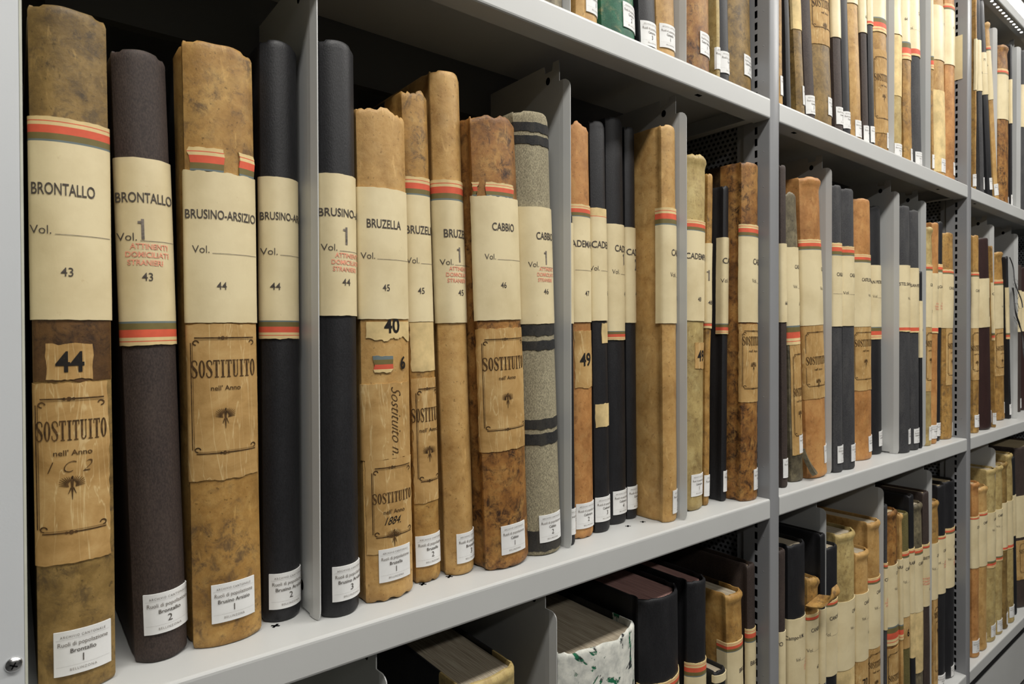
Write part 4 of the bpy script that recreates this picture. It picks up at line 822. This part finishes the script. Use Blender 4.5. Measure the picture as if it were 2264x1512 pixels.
def plate_holes(bm, x, y0, y1, z0, z1, hy0, hy1, pitch, hh, zoff, flip, mi=0):
    """sheet in the yz-plane with a column of rectangular holes"""
    ys = [y0, hy0, hy1, y1]
    zz = [z0]; hol = []
    k = math.ceil((z0 - zoff) / pitch)
    while zoff + k * pitch + hh < z1:
        a = zoff + k * pitch
        if a > zz[-1]: zz += [a, a + hh]; hol += [False, True]
        k += 1
    zz.append(z1); hol.append(False)
    g = [[bm.verts.new((x, y, z)) for y in ys] for z in zz]
    for j in range(len(zz) - 1):
        for i in range(3):
            if i == 1 and hol[j]: continue
            f = (g[j][i], g[j][i + 1], g[j + 1][i + 1], g[j + 1][i])
            bm.faces.new(f[::-1] if flip else f).material_index = mi
UPL = ['end upright', 'upright between the first and second bays', 'upright between the second and third bays', 'upright after the third bay']
for k in range(1, 4):
    root = empty('shelf_upright', (k, 0, FLOOR), 'blue-grey slotted steel ' + UPL[k], 'upright', 'uprights of the rack')
    zb, zt = FLOOR, 1.31
    bm = bmesh.new(); w_ = E0
    # folded post: front web and two slotted cheeks
    prof = [(-w_, .050), (-w_, .0022), (-w_ + .0007, .0006), (-w_ + .0022, 0), (w_ - .0022, 0), (w_ - .0007, .0006), (w_, .0022), (w_, .050)]
    a = [bm.verts.new((x, y, 0)) for x, y in prof[1:-1]]; b = [bm.verts.new((x, y, zt - zb)) for x, y in prof[1:-1]]
    for i in range(len(a) - 1): bm.faces.new((a[i], a[i + 1], b[i + 1], b[i]))
    plate_holes(bm, -w_, .0022, .050, 0, zt - zb, .0235, .0285, .02, .0125, .0055 - FLOOR % .02, True)
    plate_holes(bm, w_, .0022, .050, 0, zt - zb, .0235, .0285, .02, .0125, .0055 - FLOOR % .02, False)
    a = [bm.verts.new(p) for p in ((-w_, .05, 0), (w_, .05, 0), (w_, .05, zt - zb), (-w_, .05, zt - zb))]; bm.faces.new(a[::-1])
    post = link('post', bm, ['steelp'], root)
    m = bmesh.new(); box(m, -w_ + .004, w_ - .004, .006, .046, .01, zt - zb - .01); link('post_hollow_shade', m, ['dark'], root, False)  # black filler painted as the shade inside the hollow post, behind its slots
    m = bmesh.new(); box(m, -w_ * .8, w_ * .8, .0515, .064, 0, zt - zb); link('side_flange', m, ['steelp'], root, False)
    m = bmesh.new(); box(m, -.004, .004, .064, .61, 0, zt - zb); link('perforated_side_panel', m, ['perf'], root, False)
    m = bmesh.new()
    zz = .013
    while zz < zt - zb:
        for sg in (-1, 1):
            bmesh.ops.create_uvsphere(m, u_segments=8, v_segments=5, radius=.0011, matrix=Matrix.Translation((sg * w_, .0125, zz)) @ Matrix.Scale(.35, 4, (1, 0, 0)))
        zz += .06
    link('pressed_dimples', m, ['steelp'], root)
# end of the rack: closed upright with cladding
root = empty('end_cladding', (0, 0, FLOOR), 'pale grey steel end cladding with a cross-head screw beside the first book', 'panel')
bm = bmesh.new(); box(bm, -.34, -.0186, -.022, .62, 0, 1.31 - FLOOR); bevel_all(bm, .0015); link('cladding_sheet', bm, ['clad'], root, False)
bm = bmesh.new(); box(bm, -.0184, -.0168, -.0205, .41, 0, 1.31 - FLOOR); link('edge_strip', bm, ['edge'], root, False)
bm = bmesh.new()
bmesh.ops.create_uvsphere(bm, u_segments=24, v_segments=12, radius=.0052, matrix=Matrix.Translation((-.0245, -.022, .0565 - FLOOR)) @ Matrix.Scale(.5, 4, (0, 1, 0)))
scr = link('screw_head', bm, ['chrome'], root)
bm = bmesh.new()
for a in (.5, .5 + math.pi / 2):
    t_ = bmesh.new(); box(t_, -.0024, .0024, -.0004, .0006, -.0004, .0004)
    t_.transform(Matrix.Translation((-.0245, -.02445, .0565 - FLOOR)) @ Matrix.Rotation(a, 4, 'Y')); me = bpy.data.meshes.new('x'); t_.to_mesh(me); t_.free(); bm.from_mesh(me); bpy.data.meshes.remove(me)
link('cross_slot', bm, ['dark'], scr, False)

# dividers
dn = {}
for row, bay, x, s, ht in DIVS:
    i = dn.get((row, bay), 0); dn[(row, bay)] = i + 1
    nbk = [b_[4] for b_ in BOOKS if b_[1] == row and b_[2] == bay and b_[4] < x]
    lab = 'grey steel divider plate, %s on %s shelf, %s bay' % (ORD[i], ROWN[row], ORD[bay])
    root = empty('book_divider', (x, s, ZS[row] + .0004), lab, 'divider', 'divider plates between the books')
    th = .0012; top = {'M': .643, 'U': .577, 'B': .601}[row]
    bm = bmesh.new()
    # flat sheet with a notched top corner
    out = [(.018, .003), (.018, top - .004), (.019, top), (.030, top), (.032, top - .010), (.046, top - .010), (.048, top), (.30, top), (.30, .003)]
    a = [bm.verts.new((-th / 2, y, z)) for y, z in out]; b = [bm.verts.new((th / 2, y, z)) for y, z in out]
    bm.faces.new(a); bm.faces.new(b[::-1])
    for j in range(len(out)):
        k = (j + 1) % len(out); bm.faces.new((a[k], a[j], b[j], b[k]))
    bmesh.ops.recalc_face_normals(bm, faces=bm.faces[:])
    link('plate', bm, ['steel'], root, False)
    # front flange, creased and bent outward, rounded corners
    ft = top - .028
    fl = [(0, .018), (0, .010), (.0045, .0)]
    bm = bmesh.new()
    R_ = .011
    zsteps = [.0005] + [.0005 + R_ * (1 - math.cos(q_ * math.pi / 8)) for q_ in range(1, 5)] + [ft - R_ + R_ * math.sin(q_ * math.pi / 8) for q_ in range(0, 5)]
    prev = None
    cols = []
    for z in zsteps:
        e = 0
        if z > ft - R_: e = R_ - math.sqrt(max(0, R_ ** 2 - (z - ft + R_) ** 2))
        if z < R_: e = max(e, (R_ - math.sqrt(max(0, R_ ** 2 - (R_ - z) ** 2))) * .5)
        cols.append([(0, .0195, z), (.0002, .011, z), (.0026 * (1 - e / R_) + .0004, .011 * (e / R_) * .95 + .0002, z)])
    A = [[bm.verts.new((px_ - th * .5, py_, pz_)) for px_, py_, pz_ in c] for c in cols]; B = [[bm.verts.new((px_ + th * .5, py_ + .0004, pz_)) for px_, py_, pz_ in c] for c in cols]
    for j in range(len(cols) - 1):
        for i_ in range(2):
            bm.faces.new((A[j][i_], A[j][i_ + 1], A[j + 1][i_ + 1], A[j + 1][i_])); bm.faces.new((B[j][i_ + 1], B[j][i_], B[j + 1][i_], B[j + 1][i_ + 1]))
        for i_ in (0, 2): bm.faces.new((A[j][i_], A[j + 1][i_], B[j + 1][i_], B[j][i_]))
    for j in (0, -1):
        for i_ in range(2): bm.faces.new((A[j][i_], A[j][i_ + 1], B[j][i_ + 1], B[j][i_]))
    bmesh.ops.recalc_face_normals(bm, faces=bm.faces[:])
    link('front_flange', bm, ['steel'], root, False)
    bm = bmesh.new()
    for zc in (top - .022, .025):
        V, F = ring(0, 1, 0, 6.2832, 20)
        vs = [bm.verts.new((-th / 2 - .0003, .040 + .0042 * u, zc + .0052 * v_)) for u, v_ in V]
        for f in F:
            try: bm.faces.new([vs[q_] for q_ in f])
            except ValueError: pass
    link('punched_hole', bm, ['dark'], root, False)

# paper slip standing between the last upper book and the upright of the second bay
bm = bmesh.new(); box(bm, 0, .0006, 0, .09, 0, .118); o = link('paper_slip', bm, ['paper'], None, False)
o.location = (1.9845 - .0012, .012, ZS['U'] + .288)
tag(o, 'blank cream paper slip sticking out between last upper book and slotted upright, second bay', 'paper')

# LED strips under the front of the topmost boards
for bay in range(3):
    root = empty('led_strip', (bay + .5, .012, 1.2915 - .0315), 'LED light strip under the topmost shelf edge, %s bay' % ORD[bay], 'light', 'LED strips under the topmost boards')
    bm = bmesh.new(); box(bm, -.47, .47, -.004, .004, -.0025, 0); link('strip_body', bm, ['steel'], root, False)
    bm = bmesh.new()
    n = 34
    for i in range(n):
        if i in (19,): continue
        bmesh.ops.create_uvsphere(bm, u_segments=8, v_segments=6, radius=.0038, matrix=Matrix.Translation((-.46 + .92 * i / (n - 1), 0, -.0025)) @ Matrix.Scale(.22, 4, (0, 0, 1)) @ Matrix.Scale(1.3, 4, (1, 0, 0)))
    link('led_beads', bm, ['led'], root)
    l = area('led_light', (bay + .5, .012, 1.2915 - .040), .92, .008, .3, (math.radians(-25), 0, 0)); l.parent = None

# plinth under the lowest boards
for bay in range(3):
    root = empty('plinth', (bay, 0, FLOOR), 'grey steel plinth with black seal below lowest shelf, %s bay' % ORD[bay], 'plinth', 'plinth panels of the rack')
    bm = bmesh.new(); box(bm, E0 + .001, 1 - E0 - .001, .004, .40, .012, ZS['B'] - FLOOR - .052); bevel_all(bm, .002); link('plinth_panel', bm, ['steel'], root)
    bm = bmesh.new(); box(bm, E0 + .001, 1 - E0 - .001, .002, .39, ZS['B'] - FLOOR - .0515, ZS['B'] - FLOOR - .0352); link('rubber_seal', bm, ['rubber'], root, False)

# back sheet of the rack, its grey darkened to carry interior shade
for bay in range(3):
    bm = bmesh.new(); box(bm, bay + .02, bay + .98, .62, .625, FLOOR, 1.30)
    tag(link('back_sheet', bm, ['shadesteel'], None, False), 'grey steel back sheet of the rack behind the books, %s bay' % ORD[bay], 'panel', 'back sheets of the rack')

# ------------------------------------------------------------------ room
def slab(name, m, *b):
    bm = bmesh.new(); box(bm, *b); return struct(name, bm, [m])
slab('floor', 'floor', -2.5, 6.5, -4.2, 1.2, FLOOR - .05, FLOOR)
slab('ceiling', 'ceiling', -2.5, 6.5, -4.2, 1.2, CEIL, CEIL + .05)
slab('wall_back', 'wall', -2.5, 6.5, 1.2, 1.25, FLOOR, CEIL)
slab('wall_front', 'wall', -2.5, 6.5, -4.25, -4.2, FLOOR, CEIL)
slab('wall_left', 'wall', -2.55, -2.5, -4.2, 1.2, FLOOR, CEIL)
slab('wall_right', 'wall', 6.5, 6.55, -4.2, 1.2, FLOOR, CEIL)
for i, (x, y, p) in enumerate(LAMPS):
    root = empty('ceiling_lamp', (x, y, CEIL), 'long white ceiling lamp, %s over the %s' % (ORD[i % 3], 'rack, added to whiten the corner' if y > 0 else 'aisle' if y > -1 else 'room'), 'lamp', 'ceiling lamps')
    bm = bmesh.new(); box(bm, -.63, .63, -.09, .09, -.05, -.0005); bevel_all(bm, .004); link('lamp_body', bm, ['ceiling'], root)
    bm = bmesh.new(); box(bm, -.6, .6, -.08, .08, -.062, -.051); link('lamp_diffuser', bm, ['lamp'], root, False)
